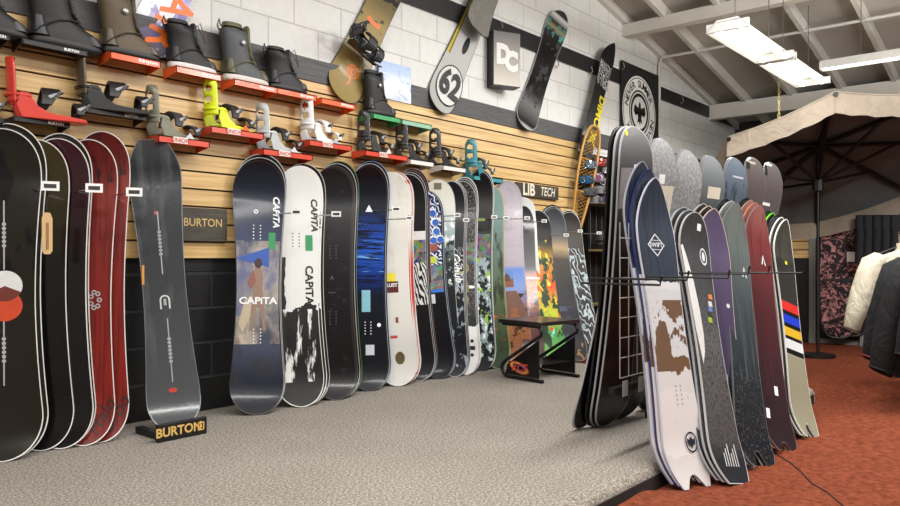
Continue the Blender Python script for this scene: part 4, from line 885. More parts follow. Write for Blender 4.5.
# ------------------------------------------------------------------ boot bench
q0 = onZ(503, 377, 0); q1 = onZ(541, 383.5, 0); q2 = onZ(566, 377.5, 0)
d = q1-q0; rz = math.atan2(d.y, d.x); Lb = d.length; Wd = max(.3, (q2-q1).length)
print('BENCH', Lb, Wd, math.degrees(rz), math.degrees(math.atan2((q2-q1).y, (q2-q1).x)))
bn_ = thing('boot_bench', 'small black steel bench with printed side panel on the grey carpet', 'bench', q0, rz)
H = .42; Wd = .4; Lb = max(Lb, .34)
for y in (0, Wd):
    pts_ = [(Lb+.02, y, .014), (.05, y, .014)]+[(.05-.06*math.sin(R(a_)), y, .074-.06*math.cos(R(a_))) for a_ in range(15, 136, 20)]
    pts_ += [(Lb-.02, y, .33)]+[(Lb-.04+.045*math.cos(R(a_)), y, .36+.045*math.sin(R(a_))) for a_ in range(-30, 91, 24)]+[(.0, y, .405)]
    m = MB(); m.tube(pts_, .013, 8); m.build('frame', BLACK, bn_, smooth=60)
    m = MB(); m.prism([(.03, .03), (Lb*.95, .03), (Lb*.95, .31), (.05, .105)], y-.004, y+.004); m.build('side_panel', plain('#0b0b0c', .35), bn_)
m = MB(); m.box((Lb*.48, Wd/2, .425), (Lb*1.12, Wd+.04, .03)); m.build('seat', plain('#2a2220', .3, 0, .4), bn_, bevel=.004)
m = MB()
for i in range(7): m.tube([(.05+i*.045, 0, .12), (.05+i*.045, Wd, .12)], .003, 5)
for y in (.03, Wd-.03): m.tube([(.03, y, .12), (Lb*.9, y, .12)], .003, 5)
m.build('wire_shelf', plain('#3a3a3c', .4, .6), bn_)
for i, c_ in enumerate(('#c93a2c', '#e8d84a', '#3a6ac0')):
    m = MB(); n = 24; A = [2*math.pi*k/n for k in range(n)]; r1 = .1-.016*i
    m.v = [(Lb*.45+r1*math.cos(a_), -.006-.001*i, .09+r1*.42*math.sin(a_)+.2*r1*math.cos(a_)*-1) for a_ in A]+[(Lb*.45+r1*.8*math.cos(a_), -.006-.001*i, .09+r1*.3*math.sin(a_)-.2*r1*math.cos(a_)) for a_ in A]
    m.f = [(k, (k+1) % n, n+(k+1) % n, n+k) for k in range(n)]; m.build('emblem', plain(c_, .4), bn_)
face_text('RCS', bn_, (Lb*.45, -.01, .09), .085, plain('#d8483a', .4), bold=.03, shear=.3)
face_text('SHOP', bn_, (Lb*.8, -.006, .06), .02, plain('#8a3a34', .4)) if False else None

# ------------------------------------------------------------------ gondola rack with boards on both sides (parallel to the wall, at the platform edge)
rk = thing('display_rack', 'black steel rack with white wire grid panel between the leaning boards', 'rack', (3.0, -2.33, 0), 0)
BS = plain('#0f0f10', .4)
RX = 2.5
for x in (0.9, RX-.5): m = MB(); m.box((x, 0, .55), (.04, .04, 1.06)); m.build('post', BS, rk)
m = MB(); m.box((RX/2+.3, 0, 1.07), (RX-.6, .03, .03)); m.build('top_rail', BS, rk)
for x in (.9, RX-.5): m = MB(); m.box((x, .08, .02), (.05, .36, .035)); m.build('foot', BS, rk)
m = MB(); m.box((RX/2, 0, .3), (RX, .03, .03)); m.build('lower_rail', BS, rk)
WIRE = plain('#b9b9b6', .35, .5); m = MB()
k = 0
while .02+k*.085 < RX: m.tube([(.02+k*.085, -.03, .36), (.02+k*.085, -.03, 1.06)], .0028, 4); k += 1
for j in range(8): m.tube([(.02, -.03, .36+.09*j), (RX, -.03, .36+.09*j)], .0025, 4)
m.build('wire_grid', WIRE, rk)
for xx in (.06, .22): m = MB(); m.box((xx, -.036, .31), (.05, .003, .07)); m.build('card', plain('#8d8d8b', .5), rk)
# boards on the front (orange carpet) side
def fb(top, bot, t, Y=-2.42, **k):
    p = onZ(bot[0], bot[1], FZ); z = oh(p.x, p.y); p = onZ(bot[0], bot[1], z+.003); return make_board(p, onY(top[0], top[1], Y), t, **k)
R1 = art('navy_mountain', [(0, '#c6c2c0'), (.1, '#d2cecd'), (.30, '#cac8c8'), (.36, '#6b5038'), (.395, '#c3c5c8'), (.46, '#c3c5c8'), (.62, '#c9cbd0'), (.65, '#323b4a'), (1, '#2a3342')],
         [('noise', 5.5, 3.4, .50, .505, '#6a5240', .36, .59), ('noise', 60, 2, .45, .7, '#1e2430', .66, 1), ('noise', 14, 8, .62, .66, '#a5a7ac', .2, .36)], .3, .5, 'CONSTANT', warp=.10)
B = fb((656, 177), (698, 488), 19, W=.262, topm=R1, edgem=plain('#c9c9d6', .35), nose=('egg', .40), tail=('tail', .2), notch=.055, label='navy nosed snowboard with white mountain print and white swallow tail')
x, z = B.px(656, 245); DI = plain('#c9ccd2', .5)
s2 = .055
for sc_ in (1, .86):
    pass
B.decal([(x-s2, z), (x, z+s2), (x+s2, z), (x, z-s2), (x-s2*.86, z), (x, z+s2*.86), (x+s2*.86, z), (x, z-s2*.86)], [(0, 1, 5, 4), (1, 2, 6, 5), (2, 3, 7, 6), (3, 0, 4, 7)], DI)
B.text('SWIFT', x, z, .03, DI, 0, .03); B.rect(x, z+.022, .06, .003, DI, 'graphic'); B.rect(x, z-.022, .06, .003, DI, 'graphic')
x, z = B.px(690, 442); NV = plain('#1a1c2c', .4); B.disc(x, z, .037, NV, .031, 28, rz=.045, lift=.006); B.poly([(x, z+.025), (x+.012, z+.01), (x+.026, z+.018), (x+.02, z-.012), (x+.008, z-.014), (x, z-.028), (x-.008, z-.014), (x-.02, z-.012), (x-.026, z+.018), (x-.012, z+.01)], NV, lift=.006)
x, z = B.px(679, 395); B.dots(x, z, plain('#8a8a90', .5), 2, 5, .03, .02)
stack(B, 3, (-.010, .024, .010), ['navy snowboard second in the front stack, behind the mountain print', 'navy snowboard third in the front stack, behind the mountain print'], [R1, R1], [NAVYE, plain('#9a9cab', .35)], dlen=.03)
R2 = art('worn_slate', [(0, '#1b1c22'), (.08, '#1e2026'), (.16, '#4f4c4d'), (.5, '#5a5a5c'), (.75, '#38393c'), (1, '#3a3b3e')], [('noise', 110, 60, .5, .62, '#29292b', .1, .98), ('noise', 40, 40, .56, .62, '#16181f', 0, .12)], .4, .4)
B = fb((697, 212), (740, 484), 15, W=.24, Y=-2.47, topm=R2, edgem=plain('#bdbdbd', .35), nose=('round', .22), tail=('tail', .16), notch=.0, label='worn slate grey splitboard with white curved panel, in second front stack')
x0, z0 = B.px(690, 252); cx = -.095
B.poly([(-.115, z0+.02), (-.10, z0+.03), (-.075, z0-.04), (-.05, z0-.16), (-.036, z0-.3), (-.035, z0-.42), (-.045, z0-.5), (-.07, z0-.56), (-.088, z0-.4), (-.10, z0-.2)], plain('#cfd0cf', .4))
x, z = B.px(703, 257); B.disc(x, z, .028, DI, .022, 20, rz=.045); B.disc(x, z, .012, DI, n_=12, rz=.025)
x, z = B.px(695, 229); B.rect(x, z, .03, .035, WL)
for (py, cc) in ((297, '#d07a3a'), (304, '#c9c4bc'), (309, '#5a6fb0'), (314, '#2c2c2e'), (320, '#8fb02a')): x, z = B.px(710, py); B.rect(x, z, .03, .026, plain(cc, .5))
x, z = B.px(728, 460)
for i in range(6): B.decal([(x-.05+i*.018, z-.03), (x-.044+i*.018, z-.03), (x-.034+i*.018, z+.03+.02*(i % 3)), (x-.04+i*.018, z+.03+.02*(i % 3))], [(0, 1, 2, 3)], plain('#c9c9cb', .4))
stack(B, 3, (-.007, .024, .005), ['dark grey splitboard second in the second front stack', 'dark grey splitboard third in the second front stack'], [R2, R2, A7], [LG, LG, DK], dlen=.008)
R3 = art('plum', [(0, '#27202f'), (.4, '#3d3450'), (1, '#544a66')], [('noise', 40, 2, .5, .7, '#4a4058', 0, 1)], .3, .5)
B = fb((715, 208), (742, 470), 24, W=.26, Y=-2.47, topm=R3, edgem=plain('#b9ad9a', .35), nose=('egg', .32), tail=('tail', .16), label='plum purple snowboard with pale rim, front of its rack slot')
x, z = B.px(728, 306); B.disc(x, z, .012, DI, n_=10)
stack(B, 3, (-.010, .024, .006), ['pale rimmed snowboard second behind the plum purple one', 'grey snowboard third behind the plum purple one'], [A7, A7], [plain('#b9ad9a', .35), LG], dlen=.008)
R4 = art('sea_slate', [(0, '#1c1c20'), (.3, '#262b2f'), (.6, '#3b454a'), (.85, '#5a625f'), (1, '#6a706c')], [('noise', 50, 3, .5, .7, '#4a5254', .3, 1), ('noise', 90, 60, .55, .65, '#4a484a', 0, .35)], .25, .6)
B = fb((738, 203), (764, 468), 19, W=.26, Y=-2.5, topm=R4, edgem=GE, nose=('egg', .32), tail=('tail', .1), notch=.08, label='sea grey swallow tail snowboard with small mountain mark')
def peaks(B, px, py, s=.02, mt=DI):
    x, z = B.px(px, py); B.decal([(x-s, z-s*1.6), (x, z+s*1.6), (x+s*.2, z+s*.9), (x-s*.5, z-s*1.6), (x+s, z-s*1.6), (x+s*.1, z+s*.9), (x+s*.5, z-s*1.6)], [(0, 1, 2, 3), (1, 4, 6, 5)], mt)
peaks(B, 744, 272); x, z = B.px(768, 413); B.rect(x, z, .03, .05, WL)
stack(B, 3, (-.012, .024, .006), ['pale rimmed sea grey snowboard second in its rack slot', 'dark snowboard third behind the sea grey swallow tail'], [R4, A7], [plain('#b0b4ae', .35), DK], dlen=.008)
R5 = art('oxblood', [(0, '#2a2024'), (.3, '#35242a'), (.6, '#4c2428'), (.85, '#6a2e2e'), (1, '#8a5a54')], [('noise', 50, 3, .5, .7, '#4a2226', .2, 1)], .25, .6)
B = fb((761, 205), (788, 452), 20, W=.25, Y=-2.5, topm=R5, edgem=plain('#7a6460', .35), nose=('egg', .32), tail=('tail', .12), notch=.05, label='oxblood red snowboard with small mountain mark, fifth rack slot')
peaks(B, 763, 260); x, z = B.px(776, 391); B.rect(x, z, .03, .05, WL)
stack(B, 4, (-.014, .02, .008), ['copper rimmed snowboard second behind the oxblood red one', 'dull red snowboard third behind the oxblood red one', 'dark snowboard fourth behind the oxblood red one'], [R5, R5, A7], [plain('#a8745a', .35), plain('#8a7a70', .35), DK], dlen=.008)
R6 = art('stripe_khaki', [(0, '#8a8672'), (.34, '#8f8b76'), (.35, '#141416'), (.375, '#c9ccce'), (.415, '#141416'), (.43, '#c8a02a'), (.47, '#141416'), (.49, '#1f38b8'), (.53, '#141416'), (.55, '#c02c26'), (.59, '#2b2a28'), (.8, '#3a3a34'), (1, '#5a5a4e')], [('noise', 40, 3, .5, .8, '#1c1c1c', .65, 1)], .3, .5, 'CONSTANT')
B = fb((787, 219), (813, 438), 18, W=.215, Y=-2.55, topm=R6, edgem=WB, nose=('egg', .32), tail=('tail', .14), notch=.08, label='khaki tailed snowboard with red, blue, yellow and white stripes, end of rack')
x, z = B.px(786, 263); B.disc(x, z, .012, YEL, n_=10)
stack(B, 5, (-.018, .02, .006), ['white rimmed snowboard second behind the striped khaki one', 'black snowboard third behind the striped khaki one', 'lime green edged snowboard fourth behind the striped khaki one', 'black snowboard last behind the striped khaki one'], [A7, A7, A7, A7], [WB, DK, LIME, DK], dlen=.008)
# boards on the platform side, bases towards the camera
K1 = art('wrapped_base', [(0, '#0b0b0d'), (.3, '#160e0e'), (.55, '#1e1412'), (.7, '#2c2c2e'), (.85, '#48484a'), (1, '#77787a')], [], .34, .5, wrap=.35)
K2 = art('mottled_base', [(0, '#2a2b2d'), (.5, '#58595b'), (1, '#8d8f90')], [('noise', 80, 60, .48, .6, '#a0a2a3', .4, 1)], .36, .45, wrap=.3)
K3 = art('grey_base', [(0, '#2a2b2e'), (.6, '#4c4f53'), (.75, '#2c2d30'), (.84, '#5c6064'), (1, '#7a7f83')], (), .36, .45, wrap=.25)
K4 = art('blue_base', [(0, '#23262c'), (.6, '#3a4350'), (1, '#5c6774')], [('noise', 30, 10, .5, .7, '#2a303a', .4, .9)], .36, .45, wrap=.25)
K5 = art('smoke_base', [(0, '#2a2425'), (.6, '#4a4344'), (1, '#57504f')], (), .36, .45, wrap=.2)
def bb(top, foot, t, Y=-2.24, **k): return make_board(Vector((foot[0], foot[1], .003)), onY(top[0], top[1], Y), t, base_out=True, **k)
PAP = plain('#8d8a8a', .5); PAPW = plain('#cfc6b4', .5)
f1 = onZ(622, 430, 0)
B = bb((633, 126), (3.55, -2.0), 8, W=.29, topm=K1, edgem=LG, nose=('round', .22), tail=('round', .2), label='dark plastic wrapped board base with grey panel, nearest on the platform side')
x, z = B.px(628, 188); B.rect(x, z, .14, .2, PAP); x, z = B.px(636, 168); B.rect(x, z, .035, .035, WL); x, z = B.px(632, 133); B.disc(x, z, .014, YEL, n_=10)
stack(B, 3, (-.014, .022, 0), ['dark wrapped board second in the nearest platform side stack', 'black board third in the nearest platform side stack'], [K1, A7], [LG, DK], dlen=.0)
L0 = make_board(onZ(578, 429, .003), onY(629, 168, -2.1), 4, W=.22, topm=A7, edgem=LG, base_out=True, label='black snowboard seen edge on at the left end of the rack')
specs = [((661, 139), 3.76, K2, 'silver mottled board base in glossy wrap, second from the near rack end'), ((687, 150), 4.08, K2, 'grey flecked board base, third from the near rack end'),
         ((711, 156), 4.42, K3, 'grey board base with dark bands, fourth from the near rack end'), ((735, 158), 4.78, K4, 'blue grey wrapped board base, fifth from the near rack end'),
         ((754, 158), 5.14, K5, 'smoky board base with long paper card, sixth from the near rack end'), ((772, 163), 5.5, K5, 'dark board base with white paper card, farthest along the rack')]
for i, (tp, fx, mt, lb) in enumerate(specs):
    B = bb(tp, (fx, -1.98), 12, W=.27, topm=mt, edgem=GE, label=lb)
    if i == 0: x, z = B.px(664, 212); B.rect(x, z, .1, .28, PAPW); x, z = B.px(662, 179); B.rect(x, z, .05, .05, WL); x, z = B.px(664, 205); B.poly([(x, z+.04), (x+.03, z), (x, z-.04), (x-.03, z)], BT, lift=.002)
    if i == 2: x, z = B.px(714, 193); B.rect(x, z, .13, .07, PAPW)
    if i == 3: x, z = B.px(737, 192); B.rect(x, z, .12, .2, plain('#b9b6c0', .5))
    if i == 4: x, z = B.px(753, 178); B.rect(x, z-.04, .1, .3, plain('#b8ad9c', .5), lift=.003); x, z = B.px(751, 165); B.rect(x, z, .05, .04, BT, lift=.005)
    if i == 5: x, z = B.px(770, 182); B.rect(x, z-.02, .1, .3, plain('#d0ccc4', .5), lift=.003); x, z = B.px(769, 170); B.rect(x, z, .03, .07, BT, lift=.005)
    stack(B, 2, (.03, .02, 0), ['board tucked behind the '+lb.split(',')[0]], [A7], [GE], dlen=.01)
# rack pegs with upturned tips
for i, (x, y) in enumerate(((660, 285), (687, 280), (728, 278), (748, 274), (768, 273), (802, 273))):
    e = onY(x, y, -2.80 if i else -2.72); m = MB(); m.tube([(e.x, -2.38, e.z), (e.x, e.y, e.z), (e.x, e.y-.008, e.z+.035)], .005, 6)
    o = m.build('peg', plain('#0b0b0c', .4)); o.parent = rk; o.matrix_parent_inverse = Matrix.Translation((-3.0, 2.33, 0))

# ------------------------------------------------------------------ helmets and goggles in the dark bay
t_ = thing('display_shelving', 'dark shelving bay with thin wooden shelves for helmets and goggles', 'shelving', (6.75, -.02, 0))
for z in (.42, .98, 1.46): m = MB(); m.box((.9, -.17, z), (1.8, .32, .02)); m.build('shelf_board', plain('#8a7650', .5), t_)
for x in (.02, 1.78): m = MB(); m.box((x, -.02, 1.0), (.04, .04, 2.0)); m.build('upright', BS, t_)
m = MB()
for i in range(14): m.tube([(.1+i*.12, -.01, .1), (.1+i*.12, -.01, 2.0)], .003, 4)
m.build('wire_back', plain('#5a5a5c', .4, .6), t_)
def goggles(x, y, z, c_l, c_s, label, rz=-40):
    g_ = thing('ski_goggles', label, 'goggles', (x, y, z), R(rz))
    m = MB(); rg = []
    for (s2, yy2) in ((1, 0), (1.05, -.02), (.95, -.035), (.6, -.045)): rg.append([Vector((px_, yy2+abs(px_)**2*3, pz_)) for px_, pz_ in [(p.x, p.z) for p in ring((0, 0, 0), .085*s2, .045*s2, 20, 3, 'xz')]])
    m.loft(rg); m.build('frame', plain(c_s, .4), g_, smooth=50)
    m = MB(); m.loft([[Vector((p.x, -.045+abs(p.x)**2*4, p.z)) for p in ring((0, 0, 0), .076*k, .038*k, 20, 3, 'xz')] for k in (1, .5, .05)], cap=True); m.build('lens', plain(c_l, .08, .85), g_, smooth=60)
    m = MB(); m.loft([[Vector((x_, y_, -.02)), Vector((x_, y_, .02)), Vector((x_*.97, y_-.004, .02)), Vector((x_*.97, y_-.004, -.02))] for x_, y_ in ((-.085, .02), (-.09, .06), (-.05, .12), (0, .135), (.05, .12), (.09, .06), (.085, .02))]); m.build('strap', plain(c_s, .7), g_)
gl = ['#9ab4c8', '#c8504a', '#d8d8dc', '#4a8ac0', '#c07ab0', '#e0e0e4', '#c8a04a', '#8a9098', '#d0d4da', '#b04a5a', '#c8ccd2', '#7a5aa0']
gn = ['ice blue', 'red', 'silver', 'deep blue', 'pink', 'bright chrome', 'gold', 'grey', 'pale silver', 'crimson', 'light chrome', 'violet']
pos = [(583, 165), (594, 163), (603, 170), (580, 180), (590, 178), (600, 182), (608, 176), (583, 192), (593, 190), (603, 195), (588, 200), (598, 200)]
for (px, py), c_, nm in zip(pos, gl, gn):
    p = onY(px+6, py, -.18); goggles(p.x, p.y, p.z, c_, '#2a2a2e' if nm not in ('pink', 'silver') else '#9a9a9e', nm+' lens goggles hanging in the dark display bay')
def helmet(p, c_, label):
    h_ = thing('ski_helmet', label, 'helmet', p, R(-60))
    m = MB(); rg = []
    for i in range(9):
        a_ = R(-20+110*i/9.001); rg.append(ring((0, 0, .05+.12*math.sin(a_)), .135*math.cos(a_)+.002, .11*math.cos(a_)+.002, 24))
    m.loft(rg); m.build('shell', plain(c_, .3, 0, .5), h_, smooth=60)
    m = MB(); m.tube([(p_.x, p_.y, .045) for p_ in ring((0, 0, 0), .134, .109, 24)], .009, 6, True); m.build('rim', BLACK, h_, smooth=60)
    for s_2 in (-1, 1):
        m = MB(); m.loft([ring((.0, s_2*.1, -.0), .045, .04, 14, 2.4, 'xz'), ring((0, s_2*.12, .0), .035, .032, 14, 2.4, 'xz')]); m.build('ear_pad', plain('#2a2a2c', .8), h_)
    m = MB()
    for k in (-.05, 0, .05): m.tube([(-.06, k, .158), (.05, k, .16)], .006, 5)
    m.build('vents', BLACK, h_)
for (X, z, c_, nm) in ((6.95, .99, '#5a5c60', 'grey ski helmet at left of the middle display shelf'), (7.3, .99, '#22324f', 'navy ski helmet at centre of the middle display shelf'), (7.65, .99, '#8d9094', 'silver ski helmet at right of the middle display shelf')):
    helmet((X, -.2, z+.04), c_, nm)

# ------------------------------------------------------------------ garments
def jacket(M, label, c_, c2=None, puffy=False, sleeve=1, s=1.0, name='jacket', L=.74):
    j = thing(name, label, 'jacket', mat=M)
    f = NT('garment'); v = f.coords('Object'); nz = f.noise(v, 7, 5, .6, 1.2); base = lin(c_); f.l(f.mix(nz, tuple(x*.6 for x in base[:3])+(1,), base), f.b.inputs['Base Color']); f.b.inputs['Roughness'].default_value = .85; f.bump(nz, .9, .03); mt = f.m
    m = MB(); rg = []
    for i, (z, hw, dp) in enumerate(((0, .06, .045), (-.03, .09, .06), (-.06, .17, .07), (-.1, .22, .085), (-.2, .235, .1), (-.35, .23, .105), (-.5, .235, .11), (-.65, .245, .115), (-L, .25, .115), (-L, .235, .1), (-L+.05, .2, .08))):
        rg.append([Vector((p.x*(1+.03*math.sin(k*2.1+i*1.3)), p.y*(1+.12*math.sin(k*1.7+i)), z)) for k, p in enumerate(ring((0, 0, 0), hw, dp, 28, 2.3))])
    m.loft(rg); bd = m.build('body', mt, j, smooth=70)
    for sd in (-1, 1):
        m = MB(); rg = []
        P_ = [(sd*.17, 0, -.07, .06), (sd*.235, 0, -.12, .078), (sd*.285, -.01, -.22, .076), (sd*.33, -.02, -.36, .07), (sd*.37, -.03, -.5, .064), (sd*.40, -.035, -.62, .056), (sd*.403, -.035, -.64, .048), (sd*.40, -.035, -.6, .04)]
        for i, (x, y, z, r) in enumerate(P_): rg.append([Vector((x+q.x*(1+.06*math.sin(k+i*2)), y+q.y, z+q.x*sd*.5)) for k, q in enumerate(ring((0, 0, 0), r, r*1.05, 16))])
        m.loft(rg); sl = m.build('sleeve', mt, j, smooth=70)
        m = MB(); m.tube([(sd*.401+.054*math.cos(a_), -.035+.056*math.sin(a_), -.625+.02*math.cos(a_)*sd) for a_ in [k*math.pi/8 for k in range(16)]], .006, 6, True); m.build('cuff', plain(c2 or c_, .7), sl)
    m = MB(); m.loft([ring((0, 0, -.035), .085, .06, 20), ring((0, .005, .03), .075, .058, 20), ring((0, .005, .028), .062, .046, 20), ring((0, .0, -.02), .06, .04, 20)]); m.build('collar', mt, j, smooth=60)
    m = MB(); m.box((0, -.108, -.37), (.008, .006, .68)); m.build('zip', plain(c2 or '#3a3a3c', .4), bd)
    for sd in (-1, 1): m = MB(); m.tube([(sd*.13, -.108, -.48), (sd*.17, -.1, -.6)], .004, 5); m.build('pocket_zip', plain('#2a2a2c', .5), bd)
    return j
def hanger(M, label):
    h_ = thing('coat_hanger', label, 'hanger', mat=M)
    m = MB(); m.tube([(-.2, 0, -.05), (0, 0, .035), (.2, 0, -.05)], .006, 6); m.build('bar', BLACK, h_)
    m = MB(); m.tube([(0, 0, .035), (0, 0, .08)]+[(.022*math.cos(R(a_))-.0, 0, .1+.022*math.sin(R(a_))) for a_ in range(-90, 150, 30)], .003, 6); m.build('hook', CHROME, h_)
    return h_
def at(px, py, Z, yaw, s=1): return Matrix.Translation(dep(px, py, Z)) @ Matrix.Rotation(R(yaw), 4, 'Z') @ Matrix.Diagonal((s, s, s, 1))
jc = [(908, 247, 5.6, -62, '#d8cfb9', 'cream jacket with hanging sleeve, leftmost on the clothes rack', '#6a6354', 1.0), (940, 250, 5.15, -52, '#07090f', 'dark navy jacket right in front of the cream jacket', '#7a2a2a', 1.2),
      (954, 250, 4.85, -50, '#060709', 'black jacket second in front of the cream jacket', None, 1.25), (970, 250, 4.6, -50, '#080a10', 'navy blue jacket nearest on the clothes rack', None, 1.05)]
for i, (px, py, Z, yaw, c_, lb, c2, s) in enumerate(jc):
    M = at(px, py, Z, yaw, s); jacket(M, lb, c_, c2)
    hanger(M, 'black coat hanger inside the '+['cream jacket', 'navy jacket with red zip', 'plain black jacket', 'nearest navy jacket'][i])
a = dep(900, 238, 6.3); b = dep(952, 238, 4.5); 
a.z = b.z = 1.0+.115
rc = thing('clothes_rack', 'chrome clothes rack carrying the cream and dark jackets', 'rack', (0, 0, 0))
m = MB(); m.tube([a, b], .014, 8); m.build('rail', CHROME, rc, smooth=60)
for q in (a, b): m = MB(); m.tube([q, (q.x, q.y, FZ+.03)], .014, 8); m.build('post', CHROME, rc); m = MB(); m.tube([(q.x-.25, q.y, FZ+.03), (q.x+.25, q.y, FZ+.03)], .014, 8); m.build('foot', CHROME, rc)
# dark long garments just right of the far floor edge
for k, (px, lb) in enumerate(((872, 'black snow trousers hanging low behind the cream jacket'), (893, 'dark trousers hanging low beside the navy jacket'))):
    pass
def trousers(M, label, c_):
    j = thing('snow_trousers', label, 'trousers', mat=M); mt = plain(c_, .8, bump=.5, scale=12, vary=.3)
    m = MB(); m.loft([ring((0, 0, 0), .2, .05, 20, 2.6), ring((0, 0, -.1), .21, .07, 20, 2.6), ring((0, 0, -.28), .215, .08, 20, 2.6)]); m.build('waist', mt, j, smooth=60)
    for sd in (-1, 1): m = MB(); m.loft([ring((sd*.1, 0, -.24), .1, .075, 16), ring((sd*.115, 0, -.5), .09, .07, 16), ring((sd*.125, 0, -.95), .095, .07, 16)]); m.build('leg', mt, j, smooth=60)
    m = MB(); m.tube([(p.x, p.y, -.01) for p in ring((0, 0, 0), .2, .052, 20, 2.6)], .01, 6, True); m.build('waistband', plain('#1a1a1c', .7), j)
    return j
# hanging stock on the right-hand wall
def rw(px, py, X=XD-.45): return onX(px, py, X)
for i, px in enumerate((868, 876, 885, 894, 903)):
    p = rw(px, 215); M = Matrix.Translation(p) @ Matrix.Rotation(R(-60), 4, 'Z') @ Matrix.Diagonal((.6, .6, .55, 1)); trousers(M, 'dark trousers on the far grid wall, '+['leftmost', 'second', 'third', 'fourth', 'fifth'][i]+' from the floral board bags', ['#10151e', '#15181e', '#0e1117', '#121824', '#0e0f13'][i])
# metal standards and rails of the far display wall
GR = plain('#7d7b78', .5); dfx = thing('display_fixture', 'grey upright framed dark display panel behind the floral board bags', 'fixture')
for i, (px, y0, y1) in enumerate(((813, 222, 346), (864, 215, 346))):
    a = rw(px, y0, XD-.08); b = rw(px, y1, XD-.08); m = MB(); m.box((a.x, a.y, (a.z+FZ)/2), (.06, .07, a.z-FZ))
    m.build('upright', GR, dfx)
t_ = thing('wall_grid', 'pale grey slotted display panel with rails behind the hanging trousers', 'panel', (0, 0, 0))
a = rw(870, 212, XD-.06); b = rw(930, 212, XD-.06)
m = MB(); m.box((XD-.05, (a.y+b.y)/2, .9), (.02, abs(a.y-b.y), 1.7)); m.build('panel', plain('#5a5856', .7), t_)
m = MB()
for z in (1.25, 1.42, 1.58): m.tube([(XD-.2, a.y, z), (XD-.2, b.y, z)], .012, 6)
m.build('rails', plain('#9a9896', .4), t_)
a = rw(818, 215, XD-.04); b = rw(862, 215, XD-.04); m = MB(); m.box((XD-.06, (a.y+b.y)/2, .85), (.03, abs(a.y-b.y), 1.75)); m.build('back_panel', plain('#1a1918', .8), dfx)
# floral board bags
def bag(px, pt, pb, w_, mt, label, X):
    c = rw(px, (pt+pb)/2, X); h_ = rw(px, pt, X).z-rw(px, pb, X).z; g_ = thing('board_bag', label, 'bag', (c.x, c.y, c.z-h_/2), R(-68))
    m = MB(); rg = []
    for (yy2, k) in ((.04, .9), (.03, .98), (0, 1), (-.03, .98), (-.045, .9)):
        pts_ = []
        for q in range(40):
            a_ = 2*math.pi*q/40; ex = abs(math.cos(a_))**.75*(1 if math.cos(a_) > 0 else -1); ez = abs(math.sin(a_))**.42*(1 if math.sin(a_) > 0 else -1); pts_.append(Vector((ex*w_/2*k, yy2, h_/2+ez*h_/2*(1-(1-k)*.3))))
        rg.append(pts_)
    m.loft(rg); m.build('shell', mt, g_, smooth=50)
    m = MB(); m.tube([(v.x*1.0, -.03, v.z) for v in rg[2]], .014, 6, True); m.build('zip_piping', BLACK, g_)
    m = MB(); m.tube([(-.06, -.05, h_*.55), (-.07, -.1, h_*.6), (.07, -.1, h_*.6), (.06, -.05, h_*.55)], .009, 6) if False else m.box((0, -.05, h_*.5), (w_*.8, .01, .03)); m.build('strap', plain('#1a1214', .7), g_)
    m = MB(); m.box((w_*.3, -.052, h_*.7), (.08, .004, .11)); m.build('paper_tag', WHITE, g_)
f = NT('rose_print'); v = f.coords('Object', (1, 1, 1)); vo = f.n('ShaderNodeTexVoronoi'); vo.inputs['Scale'].default_value = 17; f.l(v, vo.inputs['Vector'])
pk = f.mix(f.noise(v, 30, 3), lin('#4c1018'), lin('#e0a0a0')); f.l(f.mix(f.thr(f.noise(v, 13, 5, .7, 1.5), .5, .56), lin('#120c10'), pk), f.b.inputs['Base Color']); f.b.inputs['Roughness'].default_value = .8
bag(852, 224, 336, .36, plain('#141216', .7), 'plain black board bag behind and right of the floral one', XD-.12)
bag(838, 222, 338, .40, f.m, 'black board bag covered in pink and red roses on the far wall', XD-.26)

# ------------------------------------------------------------------ big beige umbrella, tilted towards the camera
fw = Vector((ca, sa, 0)); rt = Vector((sa, -ca, 0)); up = Vector((0, 0, 1))
def v3(x, y, z): return rt*x + up*y + fw*z
C0 = CAM+v3(4.386, 1.085, 8.6625)*.84; ea = v3(-.523, .590, -1.2375); ep = v3(-1.3626, -.246, .479); NS = 8; RU = 1.47*.84
ea.normalize(); ep = (ep-ea*ep.dot(ea)).normalized()
nn = ea.cross(ep);  nn = nn if nn.z > 0 else -nn
um = thing('patio_umbrella', 'large beige patio umbrella tilted to show its dark ribbed underside', 'umbrella', (C0.x, C0.y, FZ))
base = Vector((C0.x, C0.y, FZ))
apex = C0+nn*.29-base; V6 = [C0+(ea*math.cos(R(45*k))+ep*math.sin(R(45*k)))*RU-base for k in range(NS)]
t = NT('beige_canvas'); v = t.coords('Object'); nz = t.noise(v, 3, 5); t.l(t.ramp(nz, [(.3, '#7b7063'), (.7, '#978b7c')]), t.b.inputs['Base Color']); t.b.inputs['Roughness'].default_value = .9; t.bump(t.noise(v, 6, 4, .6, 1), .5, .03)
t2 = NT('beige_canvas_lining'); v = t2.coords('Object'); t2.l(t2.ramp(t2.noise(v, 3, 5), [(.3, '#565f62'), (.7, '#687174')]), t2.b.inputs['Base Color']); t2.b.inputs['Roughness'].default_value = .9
def canopy(offs, name, mt):
    m = MB(); N = 8
    for k in range(NS):
        a_, b_ = V6[k], V6[(k+1) % NS]; g0 = len(m.v)
        for i in range(N+1):
            for j in range(N+1):
                r_ = i/N; e_ = a_.lerp(b_, j/N); p = apex.lerp(e_, r_); sag = nn*(-.05*math.sin(math.pi*j/N)*r_*1.0); m.v.append(tuple(p+sag*(.6)-nn*offs))
        for i in range(N):
            for j in range(N): q = g0+i*(N+1)+j; m.f.append((q, q+1, q+N+2, q+N+1))
    return m.build(name, mt, um, smooth=30)
canopy(0, 'canopy', t.m); canopy(.012, 'canopy_lining', t2.m)
